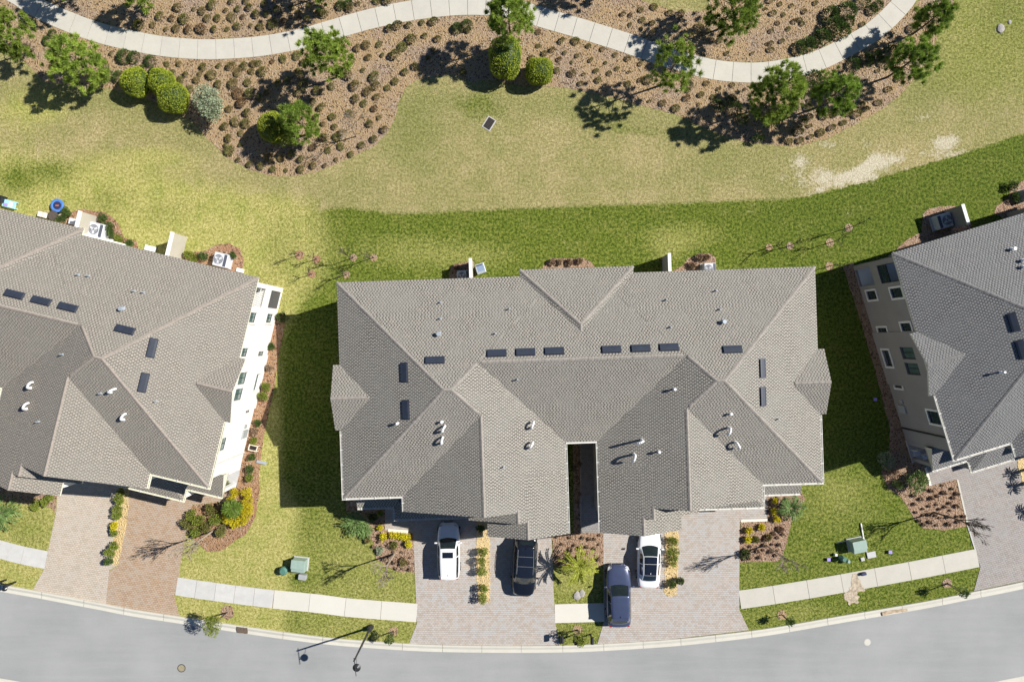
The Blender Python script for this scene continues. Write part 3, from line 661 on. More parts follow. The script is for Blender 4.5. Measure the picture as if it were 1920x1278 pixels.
CX = 4.75
WINDOWS = [  # y from the rear eave corner, z, trimmed?
 (-2.58,-3.28,0.88,2.22,True),(-2.62,-3.36,4.30,5.75,True),(-5.62,-6.34,0.9,2.2,True),(-5.32,-5.97,4.3,5.55,True),
 (-7.45,-8.80,0.75,1.72,True),(-7.18,-8.14,3.35,5.05,False),(-8.43,-9.38,3.35,5.05,False),(-9.93,-10.62,0.88,1.92,True),(-12.15,-13.15,4.3,5.7,True)]
LANAI = [(-0.72,-2.12,0.12,2.42),(-0.72,-2.15,3.38,5.78)]
NY, SY = 4.63, -10.9
def make_house(loc, rz, label, mats, style, has=('W', 'E')):
    root = empty('duplex_house', loc, rz); tag(root, label, 'house')
    mw, mr, mc, mf, mt, mg = [M[k] for k in mats]
    blocks = []
    def B(*a, **k):
        b = Block(*a, **k); blocks.append(b); b.o = build_roof(b, mr, mc, mf, root); return b
    # lower link roof between the two halves and the shallow rear bump
    B(-3.0, 2*CX+3.0, -7.4, NY, ridge='x', ends=('gable', 'gable'), dz=-0.012)
    B(0.72, 2*CX-0.6, -0.4, 5.10, ridge='y', ends=('gable', 'hip'), dz=0.0)
    wl = MB()
    wl.box(3.0, -7.05, 0, 2*CX-3.0, 4.20, EH-0.1)
    wl.box(1.08, 3.9, 0, 2*CX-0.95, 4.76, EH-0.12)
    for side in ('W', 'E'):
        sx = 1 if side == 'W' else -1
        def X(a): return (-12.47+a) if sx == 1 else (2*CX+12.47-a)     # a = distance in from the outer eave
        def rng(a, b): return (min(X(a), X(b)), max(X(a), X(b)))
        def bx(a0, a1, y0, y1, z0, z1, mb=wl): x0, x1 = rng(a0, a1); mb.box(x0, y0, z0, x1, y1, z1)
        def T(x, y, z): return Vector((X(x), y, z))
        IN = 16.05
        # ---- roofs
        x0, x1 = rng(0, IN); B(x0, x1, SY, NY, ridge='x')
        x0, x1 = rng(4.30, IN); B(x0, x1, -12.0, -2.0, ridge='y', ends=('gable', 'gable'), dz=0.006)
        x0, x1 = rng(8.92, IN); B(x0, x1, -12.77, -9.0, ridge='y', ends=('gable', 'gable'), dz=0.010)
        x0, x1 = rng(10.25, IN); B(x0, x1, -13.98, -9.5, ridge='y', ends=('gable', 'gable'), dz=0.014)
        x0, x1 = rng(-0.45, 3.4); B(x0, x1, -6.0, -1.3, ridge='x', ends=('gable', 'gable'), dz=0.004)
        # lower porch and garage aprons
        def shed(a0, a1, yf, yb, z, hipend):
            x0_, x1_ = a0, a1; zb = z+(yb-yf)*PITCH
            bm = bmesh.new(); uvl = bm.loops.layers.uv.new('UVMap'); sq = math.sqrt(1+PITCH**2)
            def face(pts, e, mi):
                vs = [bm.verts.new(T(*p)) for p in pts]
                f = bm.faces.new(vs if sx == 1 else vs[::-1]); f.material_index = mi
                for l in f.loops: l[uvl].uv = (l.vert.co.dot(e), (l.vert.co.z-z)/PITCH*sq)
            ex, ey = Vector((1, 0, 0)), Vector((0, 1, 0)); r = yb-yf if hipend else 0
            face([(x0_, yf, z), (x1_, yf, z), (x1_, yb, zb), (x0_+r, yb, zb)], ex, 0)
            if hipend: face([(x0_, yb, z), (x0_, yf, z), (x0_+r, yb, zb)], ey, 0)
            else: face([(x0_, yb, z-0.14), (x0_, yf, z-0.14), (x0_, yf, z), (x0_, yb, zb)], ey, 1)
            face([(x0_, yf, z-0.14), (x1_, yf, z-0.14), (x1_, yf, z), (x0_, yf, z)], ex, 1)
            face([(x0_, yb, z-0.14), (x0_, yf, z-0.14), (x0_, yf, z), (x0_, yb, z)], ey, 1)
            face([(x0_, yb, z-0.14), (x1_, yb, z-0.14), (x1_, yf, z-0.14), (x0_, yf, z-0.14)], ex, 1)
            me = bpy.data.meshes.new('porch_roof'); bm.to_mesh(me); bm.free(); me.materials.append(mr); me.materials.append(mf)
            return link(bpy.data.objects.new('porch_roof', me), root)
        shed(0.12, 3.4, -12.48, -10.56, 3.02, False)
        shed(3.02, 10.4, -13.43, -10.7, 3.0, True)
        # ---- walls (solid cores behind an outer side panel with real openings)
        wi = 0.35
        bx(wi+0.2, IN-wi, -10.55, 2.05, 0, EH-0.12); bx(wi+3.4, IN-wi, 2.0, 4.27, 0, EH-0.13)
        bx(4.65, IN-wi-0.004, -11.66, -10.5, 0, EH-0.12); bx(9.27, IN-wi-0.008, -12.42, -11.6, 0, EH-0.12); bx(10.6, IN-wi-0.012, -13.63, -12.4, 0, EH-0.12)
        for (a0, a1, yf, yy) in ((4.65, IN-wi-.004, -11.66, -11.46), (9.27, IN-wi-.008, -12.42, -12.2), (10.6, IN-wi-.012, -13.63, -13.4)):
            am = (a0+a1)/2; ht = EH-0.12+(a1-a0)/2*PITCH
            t3 = [T(a0, yf+.002, EH-0.14), T(a1, yf+.002, EH-0.14), T(am, yf+.002, ht)]; t4 = [T(a0, yy, EH-0.14), T(a1, yy, EH-0.14), T(am, yy, ht)]
            wl.poly(t3 if sx == 1 else t3[::-1]); wl.poly(t4[::-1] if sx == 1 else t4)
        holes = [(y1+NY, y0+NY, z0, z1) for (y0, y1, z0, z1, _) in WINDOWS]+[(y1+NY, y0+NY, z0, z1) for (y0, y1, z0, z1) in LANAI]
        wall_panel(wl, lambda x, y, z: T(x+wi, y, z), -10.545, 4.27, 0, EH-0.12, holes, 0.19)
        # gable bay, slightly proud of the side wall, leaves the windows open
        hb = [h for h in holes if h[0] > -6.0 and h[1] < -1.3]
        wall_panel(wl, lambda x, y, z: T(x+wi-0.10, y, z), -5.75, -1.35, 0, EH-0.12, [h for h in holes if h[1] < -1.35 and h[0] > -5.75], 0.095)
        gm = -3.65; q = [T(wi-0.10, -5.75, EH-0.12), T(wi-0.10, -1.35, EH-0.12), T(wi-0.10, -1.35, EH+0.0), T(wi-0.10, gm, EH+0.80), T(wi-0.10, -5.75, EH+0.0)]
        wl.poly(q)
        # lanai: rear wall piers, floors
        bx(wi+0.19, wi+0.6, 4.08, 4.268, 0, EH-0.13); bx(wi+3.0, wi+3.41, 4.08, 4.268, 0, EH-0.13)
        bx(wi+0.6, wi+3.0, 4.08, 4.266, 2.7, 3.35); bx(wi+0.6, wi+3.0, 4.08, 4.266, 5.9, EH-0.14)
        for za, zb in ((0.0, 0.11), (3.0, 3.34)): pf = MB(); bx(wi+0.19, wi+3.4, 2.05, 4.08, za, zb, pf); pf.build('lanai_floor', M['trim'], root)
        # porch: posts, beam, low side wall
        bx(0.34, 0.62, -12.30, -12.02, 0, 2.86); bx(0.345, 0.62, -12.02, -10.56, 2.45, 2.86); bx(0.345, 0.55, -10.9, -10.55, 0, 2.45)
        bx(0.62, 2.9, -12.29, -12.05, 2.45, 2.86); bx(2.9, 3.15, -13.2, -12.0, 0, 2.84)
        pf = MB(); bx(0.3, 3.1, -12.4, -10.55, 0.0, 0.13, pf); pf.build('porch_floor', M['patio'], root)
        # garage door below the apron
        for ga, gb, gy in ((4.9, 9.0, -11.68), (10.9, 15.3, -13.66)): gd = MB(); bx(ga, gb, gy, gy+0.08, 0.03, 2.5, gd); gd.build('garage_door', M['trim'], root)
        for (y0, y1, z0, z1) in ((0, 0, 0, 0),):
            for a in (5.0, 8.0, 11.0):
                w = MB(); bx(a, a+1.2, 4.27, 4.30, 4.0, 5.4, w); f = w.build('window', mt, root); w = MB(); bx(a+0.08, a+1.12, 4.30, 4.31, 4.08, 5.32, w); w.build('pane', M['glass'], f)
        # ---- windows of the side wall
        for (y0, y1, z0, z1, trim) in WINDOWS:
            ya, yb = y1+NY, y0+NY; o = wi-0.10 if (ya > -5.75 and yb < -1.35) else wi
            fr = MB(); k = 0.045; d0, d1 = wi+0.06, wi+0.12
            for (a, b, c, d) in ((ya+.002, yb-.002, z0+.002, z0+k), (ya+.002, yb-.002, z1-k, z1-.002), (ya+.002, ya+k, z0+k, z1-k), (yb-k, yb-.002, z0+k, z1-k), ((ya+yb)/2-0.02, (ya+yb)/2+0.02, z0+k, z1-k)):
                bx(d0, d1, a, b, c, d, fr)
            w = fr.build('window', M['dark'] if style != 'left' else M['dark'], root)
            pn = MB(); bx(wi+0.09, wi+0.10, ya+k, yb-k, z0+k, z1-k, pn); pn.build('pane', M['glass_teal'] if style == 'left' or not trim else M['glass'], w)
            if trim:
                tr = MB(); tw = 0.15
                for (a, b, c, d) in ((ya-tw, yb+tw, z1, z1+tw), (ya-tw, yb+tw, z0-tw, z0), (ya-tw, ya, z0, z1), (yb, yb+tw, z0, z1)): bx(o-0.06, o-0.001, a, b, c, d, tr)
                tr.build('window_trim', mt, w)
        # upper opening railing / bars, lower screen
        (y0, y1, z0, z1) = LANAI[1]; ya, yb = y1+NY, y0+NY
        if style == 'left':
            r = MB(); bx(wi+0.07, wi+0.12, ya, yb, z0+0.98, z0+1.04, r); bx(wi+0.07, wi+0.12, ya, yb, z0+0.05, z0+0.09, r)
            k = ya+0.06
            while k < yb: bx(wi+0.08, wi+0.11, k, k+0.03, z0+0.09, z0+0.98, r); k += 0.15
            r.build('balcony_railing', M['gutter'], root)
            s_ = MB(); bx(wi+0.08, wi+0.10, LANAI[0][1]+NY, LANAI[0][0]+NY, LANAI[0][2], LANAI[0][3], s_); s_.build('screen_panel', M['screen'], root)
        else:
            r = MB(); bx(wi+0.07, wi+0.13, ya, yb, z0+1.0, z0+1.08, r); bx(wi+0.07, wi+0.13, ya, yb, z0, z0+0.07, r); bx(wi+0.07, wi+0.13, ya, ya+0.06, z0, z1, r); bx(wi+0.07, wi+0.13, yb-0.06, yb, z0, z1, r)
            r.build('balcony_railing', M['dark'], root)
            s_ = MB(); bx(wi+0.09, wi+0.10, ya+0.06, yb-0.06, z0+0.07, z0+1.0, s_); s_.build('screen_panel', M['glass'], root)
        # downspout and service panel on the side wall
        ds = MB(); bx(wi-0.09, wi-0.001, -9.50, -9.40, 0.05, EH-0.25, ds); ds.build('downspout', M['dark'] if style != 'left' else M['gutter'], root)
        sp = MB(); bx(wi-0.14, wi-0.001, -8.1, -7.45, 0.6, 1.5, sp); bx(wi-0.10, wi-0.001, -7.3, -7.0, 1.0, 1.4, sp); sp.build('meter_box', M['grey'], root)
        # ---- gutters: open channels with white hangers
        def gutter(p0, p1, outn, z, name='gutter'):
            gm_ = MB(); hm = MB(); (ax, ay), (bx_, by_) = p0, p1
            A = T(ax, ay, 0); B_ = T(bx_, by_, 0); d = (B_-A); L = d.length; d.normalize(); n_ = Vector((outn[0]*sx, outn[1], 0))
            def bar(o0, o1, z0, z1, s0=0, s1=L, mb=gm_):
                pts = []
                for zz in (z0, z1):
                    for (s, o) in ((s0, o0), (s1, o0), (s1, o1), (s0, o1)): pts.append(tuple(A+d*s+n_*o+Vector((0, 0, zz))))
                i = len(mb.v); mb.v += pts; mb.f += [tuple(i+k for k in q) for q in ((0,3,2,1),(4,5,6,7),(0,1,5,4),(1,2,6,5),(2,3,7,6),(3,0,4,7))]
            bar(0.004, 0.03, z-0.12, z-0.012); bar(0.10, 0.135, z-0.12, z-0.004); bar(0.03, 0.10, z-0.12, z-0.105)
            gt = gm_.build(name, mg, root)
            k = 0.3
            while k < L: bar(-0.02, 0.14, z-0.004, z+0.012, k, k+0.05, hm); k += 1.05
            hh_ = hm.build('gutter_hanger', M['trim'], gt); hh_['kind'] = 'stuff'
        gutter((0, -6.05), (0, -10.9), (-1, 0), EH); gutter((-0.14, SY), (4.30, SY), (0, -1), EH)
        gutter((4.30, -11.05), (4.30, -12.0), (-1, 0), EH); gutter((IN, -7.55), (IN, -13.98), (1, 0), EH)
        gutter((0.12, -12.48), (2.9, -12.48), (0, -1), 3.02, 'porch_gutter'); gutter((2.9, -13.43), (10.2, -13.43), (0, -1), 3.0, 'porch_gutter'); gutter((3.02, -12.63), (3.02, -13.43), (-1, 0), 3.0, 'porch_gutter')
    # short gutter at the head of the passage
    g2 = MB(); g2.box(3.62, -7.53, EH-0.13, 2*CX-3.62, -7.41, EH-0.015); g2.build('gutter', mg, root)
    for b in blocks: build_caps(b, blocks, mc, b.o)
    wl.build('wall', mw, root)
    return root, blocks

def house_loc(corner_local, corner_world, rz):
    c, s = math.cos(rz), math.sin(rz); x, y = corner_local
    return (corner_world[0]-(x*c-y*s), corner_world[1]-(x*s+y*c), 0)
RC, RL, RRt = rad(1.9), rad(-13.5), rad(16.9)
hc, bc = make_house((0, 0, 0), RC, 'long grey shingled duplex in the middle with four cars before it', ('wall', 'roof', 'cap', 'fascia', 'trim', 'gutter'), 'mid')
pl = P(485, 520, EH); ll = house_loc((2*CX+12.47, NY), pl, RL)
hl, bl = make_house(ll, RL, 'white walled duplex with tan shingled roof at the left', ('wall_left', 'roof_left', 'cap_left', 'trim_cream', 'trim', 'trim_cream'), 'left')
pr = P(1673, 474, EH); lr = house_loc((-12.47, NY), pr, RRt)
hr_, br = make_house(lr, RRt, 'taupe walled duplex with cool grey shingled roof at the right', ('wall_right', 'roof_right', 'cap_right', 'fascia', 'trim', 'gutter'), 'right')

def on_roof(px, py, root, blocks):
    rz = root.rotation_euler.z; lx, ly = root.location.x, root.location.y; c, s = math.cos(rz), math.sin(rz)
    h = 8.0
    for _ in range(40):
        w = P(px, py, h); dx, dy = w.x-lx, w.y-ly; x, y = dx*c+dy*s, -dx*s+dy*c
        hh = max(b.height(x, y) for b in blocks)
        if hh < 0: hh = EH
        h = h*0.5+hh*0.5
    e = 0.12; f = lambda x, y: max(b.height(x, y) for b in blocks)
    nx, ny = (f(x+e, y)-f(x-e, y))/(2*e), (f(x, y+e)-f(x, y-e))/(2*e)
    return x, y, h, Vector((-nx, -ny, 1)).normalized()
def put(mb, name, m, root, x, y, z, nrm=None, yaw=0.0, smooth=False):
    o = mb.build(name, m, root, smooth=smooth); q = Vector((0, 0, 1)).rotation_difference(nrm).to_matrix().to_4x4() if nrm is not None else Matrix.Identity(4)
    o.matrix_local = Matrix.Translation((x, y, z)) @ q @ Matrix.Rotation(yaw, 4, 'Z')
    return o
def box_vent(px, py, root, blocks, vertical=False, m='vent'):
    x, y, h, n_ = on_roof(px, py, root, blocks); mb = MB(); L, Wd = 0.62, 0.235
    # low curved hood: raised spine on the uphill edge
    sec = [(-Wd, 0.015), (-Wd, 0.09), (-Wd*0.5, 0.12), (Wd*0.5, 0.130), (Wd, 0.130), (Wd, 0.015)]
    i = len(mb.v)
    for xx in (-L, L):
        mb.v += [(xx, b, c) for b, c in sec]
    k = len(sec)
    for j in range(k): mb.f.append((i+j, i+k+j, i+k+(j+1) % k, i+(j+1) % k)[::-1])
    mb.f.append(tuple(i+j for j in range(k))[::-1]); mb.f.append(tuple(i+k+j for j in range(k)))
    mb.box(-L-0.07, -Wd-0.05, 0.006, L+0.07, Wd+0.05, 0.02)
    up = math.atan2(-n_.y, -n_.x)    # uphill direction
    put(mb, 'roof_vent', M[m], root, x, y, h, n_, up-math.pi/2)
def pipe(px, py, root, blocks, r=0.045, hgt=0.32, m='lead', cap=False):
    x, y, h, n_ = on_roof(px, py, root, blocks); mb = MB(); mb.tube((0, 0, -0.1), (0, 0, hgt), r, r, 8); mb.tube((0, 0, -0.08), (0, 0, 0.10), r*2.4, r*1.3, 8)
    if cap: mb.tube((0, 0, hgt-0.03), (0, 0, hgt+0.06), r*1.9, r*1.7, 10)
    put(mb, 'vent_pipe', M[m], root, x, y, h)
def goose(px, py, root, blocks, ang=200, hgt=0.62, s=1.35):
    x, y, h, n_ = on_roof(px, py, root, blocks); mb = MB(); a = rad(ang)-root.rotation_euler.z; r = 0.17*s
    pts = [(0, 0, -0.1), (0, 0, hgt)]
    for k in range(1, 8):
        t = math.pi*k/7; pts.append((math.cos(a)*r*(1-math.cos(t)), math.sin(a)*r*(1-math.cos(t)), hgt+r*math.sin(t)))
    pts.append((pts[-1][0], pts[-1][1], pts[-1][2]-0.12)); mb.path(pts, 0.062*s, 8); mb.tube((0, 0, -0.08), (0, 0, 0.1), 0.14, 0.08, 8)
    put(mb, 'gooseneck_vent', M['pvc'], root, x, y, h, smooth=True)
for q in [(815,675),(931,662),(985,660),(1039,658),(1146,655),(1201,653),(1254,651),(1373,655),(758,698),(761,768),(1429,690),(1430,743)]: box_vent(*q, hc, bc)
for q in [(27,552),(77,564),(127,576),(234,618),(285,652),(269,717)]: box_vent(*q, hl, bl)
for q in [(1900,604),(1915,655)]: box_vent(*q, hr_, br)
for q in [(826,567),(826,597),(955,579),(929,625),(970,711),(1249,562),(1342,545),(1349,580),(1257,613),(944,875),(1458,785)]: pipe(*q, hc, bc)
for q in [(746,793),(1264,729),(1235,846),(1369,775),(829,790)]: pipe(*q, hc, bc, 0.055, 0.3, 'pvc', True)
for q in [(823,626),(1356,603)]: pipe(*q, hc, bc, 0.085, 0.32, 'lead', True)
for q in [(148,515),(167,517),(253,546),(270,548),(118,664),(190,737),(73,790),(294,752)]: pipe(*q, hl, bl)
pipe(230, 579, hl, bl, 0.085, 0.3, 'lead', True)
for q in [(1897,467),(1917,488),(1918,500)]: pipe(*q, hr_, br, 0.07, 0.3, 'pvc', True)
pipe(1876, 697, hr_, br, 0.05, 0.4, 'pvc', True)
for q, a, hh in [((829,808),60,0.35),((828,830),75,0.35),((996,801),70,0.4),((993,838),60,0.35),((1203,824),200,0.6),((1189,851),250,0.45),((1366,801),250,0.4),((1378,828),300,0.25)]: goose(*q, hc, bc, a, hh)
for q, a in [((58,727),60),((50,766),60),((208,735),30),((232,786),60)]: goose(*q, hl, bl, a, 0.25, 1.4)

# ------------------------------------------------------------------ fin walls between the patios
def fin(px, py, root, y_house, label, m, thick=0.2, hgt=2.2, mcap='trim'):
    w = G(px, py); rz = root.rotation_euler.z
    o = empty('fin_wall', (w.x, w.y, 0), rz); tag(o, label, 'wall')
    L = y_house
    mb = MB(); mb.box(-thick/2, -L, 0, thick/2, 0, hgt); mb.build('wall_panel', M[m], o)
    c = MB(); c.box(-thick/2-0.04, -L, hgt+0.001, thick/2+0.04, 0.04, hgt+0.08); c.build('coping', M[mcap], o)
fin(183,406, hl, 2.2, 'cream fin wall beside the condenser and the green hedge behind the left house', 'wall')
fin(349,444, hl, 2.2, 'cream fin wall standing alone with a dark shadow behind the left house', 'wall')
fin(885,491, hc, 1.6, 'thin fin wall between the condenser and the blue grey bin', 'wall', 0.17)
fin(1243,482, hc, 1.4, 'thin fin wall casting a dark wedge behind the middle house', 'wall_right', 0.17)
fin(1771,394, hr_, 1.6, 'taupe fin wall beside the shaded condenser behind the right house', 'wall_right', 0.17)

# ------------------------------------------------------------------ condensers and yard things
def condenser(px, py, rz, label, s=0.95):
    w = G(px, py); o = empty('air_conditioner', (w.x, w.y, 0), rz); tag(o, label, 'air conditioner', 'outdoor condenser units')
    mb = MB(); mb.box(-s*0.62, -s*0.52, 0, s*0.62, s*0.52, 0.1); mb.build('pad', M['patio'], o)
    mb = MB(); mb.box(-s/2, -s/2, 0.101, s/2, s/2, 0.86); mb.build('casing', M['ac_body'], o, bevel=0.05)
    mb = MB(); c = (-0.14*s, 0); n = 28; r0, r1 = 0.14*s, 0.36*s
    for k in range(n):
        a = 2*math.pi*k/n; mb.tube((c[0]+r0*math.cos(a)*0.5, r0*math.sin(a)*0.5, 0.875), (c[0]+r1*math.cos(a), r1*math.sin(a), 0.875), 0.006, 0.006, 4, False)
    for r in (0.14*s, 0.25*s, 0.36*s):
        pts = [(c[0]+r*math.cos(2*math.pi*k/20), r*math.sin(2*math.pi*k/20), 0.878) for k in range(21)]; mb.path(pts, 0.008, 4)
    mb.build('fan_grille', M['ac_body'], o)
    mb = MB(); mb.disc(c, 0.34*s, 0.8, 0.866, 24); mb.build('fan_well', M['ac_dark'], o)
    mb = MB()
    for k in range(3):
        a = 2*math.pi*k/3+0.4; u = Vector((math.cos(a), math.sin(a), 0)); v = Vector((-u.y, u.x, 0)); C_ = Vector((c[0], 0, 0.868))
        mb.poly([C_+u*0.05-v*0.04, C_+u*0.31*s-v*0.02, C_+u*0.27*s+v*0.15, C_+u*0.05+v*0.06])
    mb.build('fan_blade', M['ac_body'], o)
    mb = MB(); mb.box(0.26*s, -0.44*s, 0.8, 0.47*s, 0.44*s, 0.872); mb.build('top_panel', M['ac_dark'], o)
condenser(191,434, RL, 'pale condenser with round fan beside the left fin wall', 1.15)
condenser(421,489, RL, 'pale condenser with round fan near the rear corner of the left house', 1.1)
condenser(1326,506, RC, 'small pale condenser half hidden by the eave in the right mulch pocket', 0.95)
condenser(870,519, RC, 'condenser in the shade of the thin fin wall of the middle house', 0.9)
condenser(1760,417, RRt+math.pi, 'condenser in the shade of the taupe fin wall', 1.15)
condenser(1922,366, RRt, 'condenser in deep shade at the right edge', 1.0)
def box_thing(name, px, py, rz, sx, sy, z, m, label, cat, bev=0.02, group=None, z0=0.02):
    w = G(px, py); mb = MB(); mb.box(-sx/2, -sy/2, z0, sx/2, sy/2, z); o = mb.build(name, M[m], bevel=bev); o.location = (w.x, w.y, 0); o.rotation_euler.z = rz
    tag(o, label, cat, group); return o
# wheeled bin
def bin_(px, py, rz, label):
    w = G(px, py); o = empty('wheeled_bin', (w.x, w.y, 0), rz); tag(o, label, 'bin')
    mb = MB(); b0 = [(-0.24, -0.27), (0.24, -0.27), (0.24, 0.27), (-0.24, 0.27)]; b1 = [(x*1.3, y*1.3) for x, y in b0]
    i = 0; mb.v = [(x, y, 0.06) for x, y in b0]+[(x, y, 0.95) for x, y in b1]; mb.f = [(0,3,2,1),(4,5,6,7),(0,1,5,4),(1,2,6,5),(2,3,7,6),(3,0,4,7)]
    mb.build('body', M['steel_blue'], o, bevel=0.04)
    mb = MB(); mb.box(-0.37, -0.40, 0.955, 0.37, 0.42, 1.01); l = mb.build('lid', M['lead'], o, bevel=0.03)
    mb = MB(); mb.box(-0.22, -0.2, 1.012, 0.28, 0.22, 1.03); mb.build('lid_panel', M['steel_blue'], l)
    mb = MB(); mb.box(-0.30, 0.24, 1.012, 0.25, 0.33, 1.05); mb.build('handle', M['navy'], l)
    for sx in (-0.3, 0.3): mb = MB(); mb.tube((sx-0.03, 0.3, 0.1), (sx+0.03, 0.3, 0.1), 0.1, 0.1, 12); mb.build('wheel', M['rubber'], o)
bin_(902,506, rad(18), 'blue grey wheeled bin beside the thin fin wall of the middle house')
# trampoline
w = G(113,387); o = empty('trampoline', (w.x, w.y, 0)); tag(o, 'round blue toddler trampoline with a navy mat behind the left house', 'trampoline')
mb = MB(); n = 28
for k in range(n):
    a, b = 2*math.pi*k/n, 2*math.pi*(k+1)/n
    q = lambda t, r, z: (r*math.cos(t), r*math.sin(t), z)
    mb.poly([q(a, 0.33, 0.40), q(b, 0.33, 0.40), q(b, 0.44, 0.43), q(a, 0.44, 0.43)][::-1]); mb.poly([q(a, 0.44, 0.43), q(b, 0.44, 0.43), q(b, 0.54, 0.39), q(a, 0.54, 0.39)][::-1]); mb.poly([q(a, 0.54, 0.39), q(b, 0.54, 0.39), q(b, 0.54, 0.33), q(a, 0.54, 0.33)][::-1])
mb.build('padding', M['blue_pad'], o, smooth=True)
mb = MB(); mb.disc((0, 0), 0.335, 0.36, 0.385, 28); mb.build('mat', M['navy'], o)
mb = MB(); mb.box(-0.14, -0.05, 0.386, 0.14, 0.05, 0.389); mb.build('mat_print', M['orange'], o)
for k in range(5):
    a = 2*math.pi*k/5; mb = MB(); mb.tube((0.48*math.cos(a), 0.48*math.sin(a), 0), (0.48*math.cos(a), 0.48*math.sin(a), 0.36), 0.02, 0.02, 6); mb.build('leg', M['black'], o)
# patio seat and table
w = G(86,404); o = empty('patio_bench', (w.x, w.y, 0), rad(-14)); tag(o, 'low bench with two cream cushions behind the left house', 'bench')
mb = MB(); mb.box(-0.42, -0.25, 0.3, 0.42, 0.25, 0.36); mb.build('seat', M['bark_dark'], o)
for x in (-0.38, 0.38):
    for y in (-0.21, 0.21): mb = MB(); mb.box(x-0.03, y-0.03, 0.0, x+0.03, y+0.03, 0.299); mb.build('leg', M['bark_dark'], o)
for x in (-0.2, 0.2): mb = MB(); mb.box(x-0.18, -0.22, 0.361, x+0.18, 0.22, 0.47); mb.build('cushion', M['cushion'], o, bevel=0.04)
w = G(106,406); o = empty('round_table', (w.x, w.y, 0)); tag(o, 'round brown patio table next to the cream bench', 'table')
mb = MB(); mb.disc((0, 0), 0.40, 0.42, 0.46, 20); mb.build('tabletop', M['bark_dark'], o); mb = MB(); mb.tube((0, 0, 0), (0, 0, 0.42), 0.05, 0.05, 8); mb.build('leg', M['bark_dark'], o)
o = box_thing('deck_board', 113, 408, rad(40), 0.75, 0.09, 0.35, 'cushion', 'cream board leaning beside the round patio table', 'board', 0.01)
w = G(23,384); o = empty('toy_table', (w.x, w.y, 0), rad(-14)); tag(o, 'cyan and purple toy play table behind the left house', 'toy')
mb = MB(); mb.box(-0.55, -0.3, 0.3, 0.55, 0.3, 0.38); mb.build('tabletop', M['cyan'], o, bevel=0.03)
mb = MB(); mb.box(-0.4, -0.22, 0.381, -0.05, 0.0, 0.44); mb.build('tray', M['purple'], o, bevel=0.02); mb = MB(); mb.box(0.02, -0.2, 0.381, 0.3, 0.2, 0.40); mb.build('tray', M['pvc'], o)
for x in (-0.48, 0.48):
    for y in (-0.24, 0.24): mb = MB(); mb.box(x-0.03, y-0.03, 0.0, x+0.03, y+0.03, 0.299); mb.build('leg', M['cyan'], o)
w = G(4,374); o = empty('barbecue_grill', (w.x, w.y, 0), rad(-14)); tag(o, 'dark covered grill at the left edge behind the left house', 'grill')
mb = MB(); mb.box(-0.5, -0.28, 0.1, 0.5, 0.28, 0.75); mb.build('cabinet', M['black'], o, bevel=0.03); mb = MB(); mb.box(-0.42, -0.25, 0.751, 0.42, 0.25, 0.98); mb.build('lid', M['ac_dark'], o, bevel=0.1); mb = MB(); mb.tube((-0.3, -0.3, 0.86), (0.3, -0.3, 0.86), 0.02, 0.02, 6); mb.build('handle', M['chrome'], o)
box_thing('utility_box', 143, 417, RL, 0.55, 0.5, 0.55, 'ac_body', 'small grey utility box left of the left fin wall', 'utility box')
box_thing('splash_slab', 190, 446, RL, 2.1, 0.22, 0.12, 'trim', 'long white slab edge below the left condenser', 'slab')
box_thing('splash_slab', 283, 466, RL, 0.95, 0.42, 0.12, 'trim', 'white slab by itself between the two cream fin walls', 'slab')
box_thing('splash_slab', 451, 507, RL, 0.62, 0.32, 0.12, 'trim', 'white slab at the rear corner of the left house', 'slab')
box_thing('splash_slab', 862, 519, RC, 0.4, 0.7, 0.5, 'ac_body', 'pale box left of the shaded condenser of the middle house', 'utility box')
# catch basin
w = G(917,232); o = empty('catch_basin', (w.x, w.y, 0), rad(58)); tag(o, 'rusty iron drain grate set in a concrete collar in the dry lawn', 'drain')
mb = MB(); mb.box(-0.52, -0.38, -0.02, 0.52, 0.38, 0.035); mb.build('collar', M['walk_grey'], o)
mb = MB(); mb.box(-0.46, -0.30, 0.0, 0.46, 0.30, 0.040); mb.build('well', M['black'], o)
gm_ = MB()
for k in range(9): gm_.box(-0.44+k*0.105, -0.29, 0.041, -0.40+k*0.105, 0.29, 0.06)
gm_.build('grate', M['bark_dark'], o)
for px, py, r, mm, lb in [(340.5,1251.5,0.33,'iron','round sandy manhole cover in the road at the left'),(1626,1203,0.28,'kerb','round pale manhole cover in the road at the right')]:
    w = G(px, py); o = empty('manhole_cover', (w.x, w.y, 0)); tag(o, lb, 'manhole')
    mb = MB(); mb.disc((0, 0), r, 0, 0.026, 28); mb.build('rim', M['dark'] if mm == 'iron' else M['walk_grey'], o); mb = MB(); mb.disc((0, 0), r*0.84, 0.02, 0.031, 28); mb.build('lid', M[mm], o)
# transformers and pedestals
def transformer(px, py, rz, label):
    w = G(px, py); o = empty('transformer_box', (w.x, w.y, 0), rz); tag(o, label, 'transformer')
    mb = MB(); mb.box(-0.62, -0.55, 0, 0.62, 0.55, 0.12); mb.build('pad', M['patio'], o)
    mb = MB(); b = [(-0.55, -0.5), (0.55, -0.5), (0.55, 0.5), (-0.55, 0.5)]; mb.v = [(x, y, 0.121) for x, y in b]+[(x*0.98, y*0.98-0.0, 0.95 if y > 0 else 0.85) for x, y in b]; mb.f = [(0,3,2,1),(4,5,6,7),(0,1,5,4),(1,2,6,5),(2,3,7,6),(3,0,4,7)]
    mb.build('casing', M['box_green'], o, bevel=0.03)
    mb = MB(); mb.box(-0.56, -0.2, 0.955, 0.56, 0.52, 1.0); mb.build('lid', M['box_green'], o, bevel=0.02)
    mb = MB(); mb.box(-0.25, -0.515, 0.4, 0.05, -0.50, 0.6); mb.build('warning_plate', M['pvc'], o)
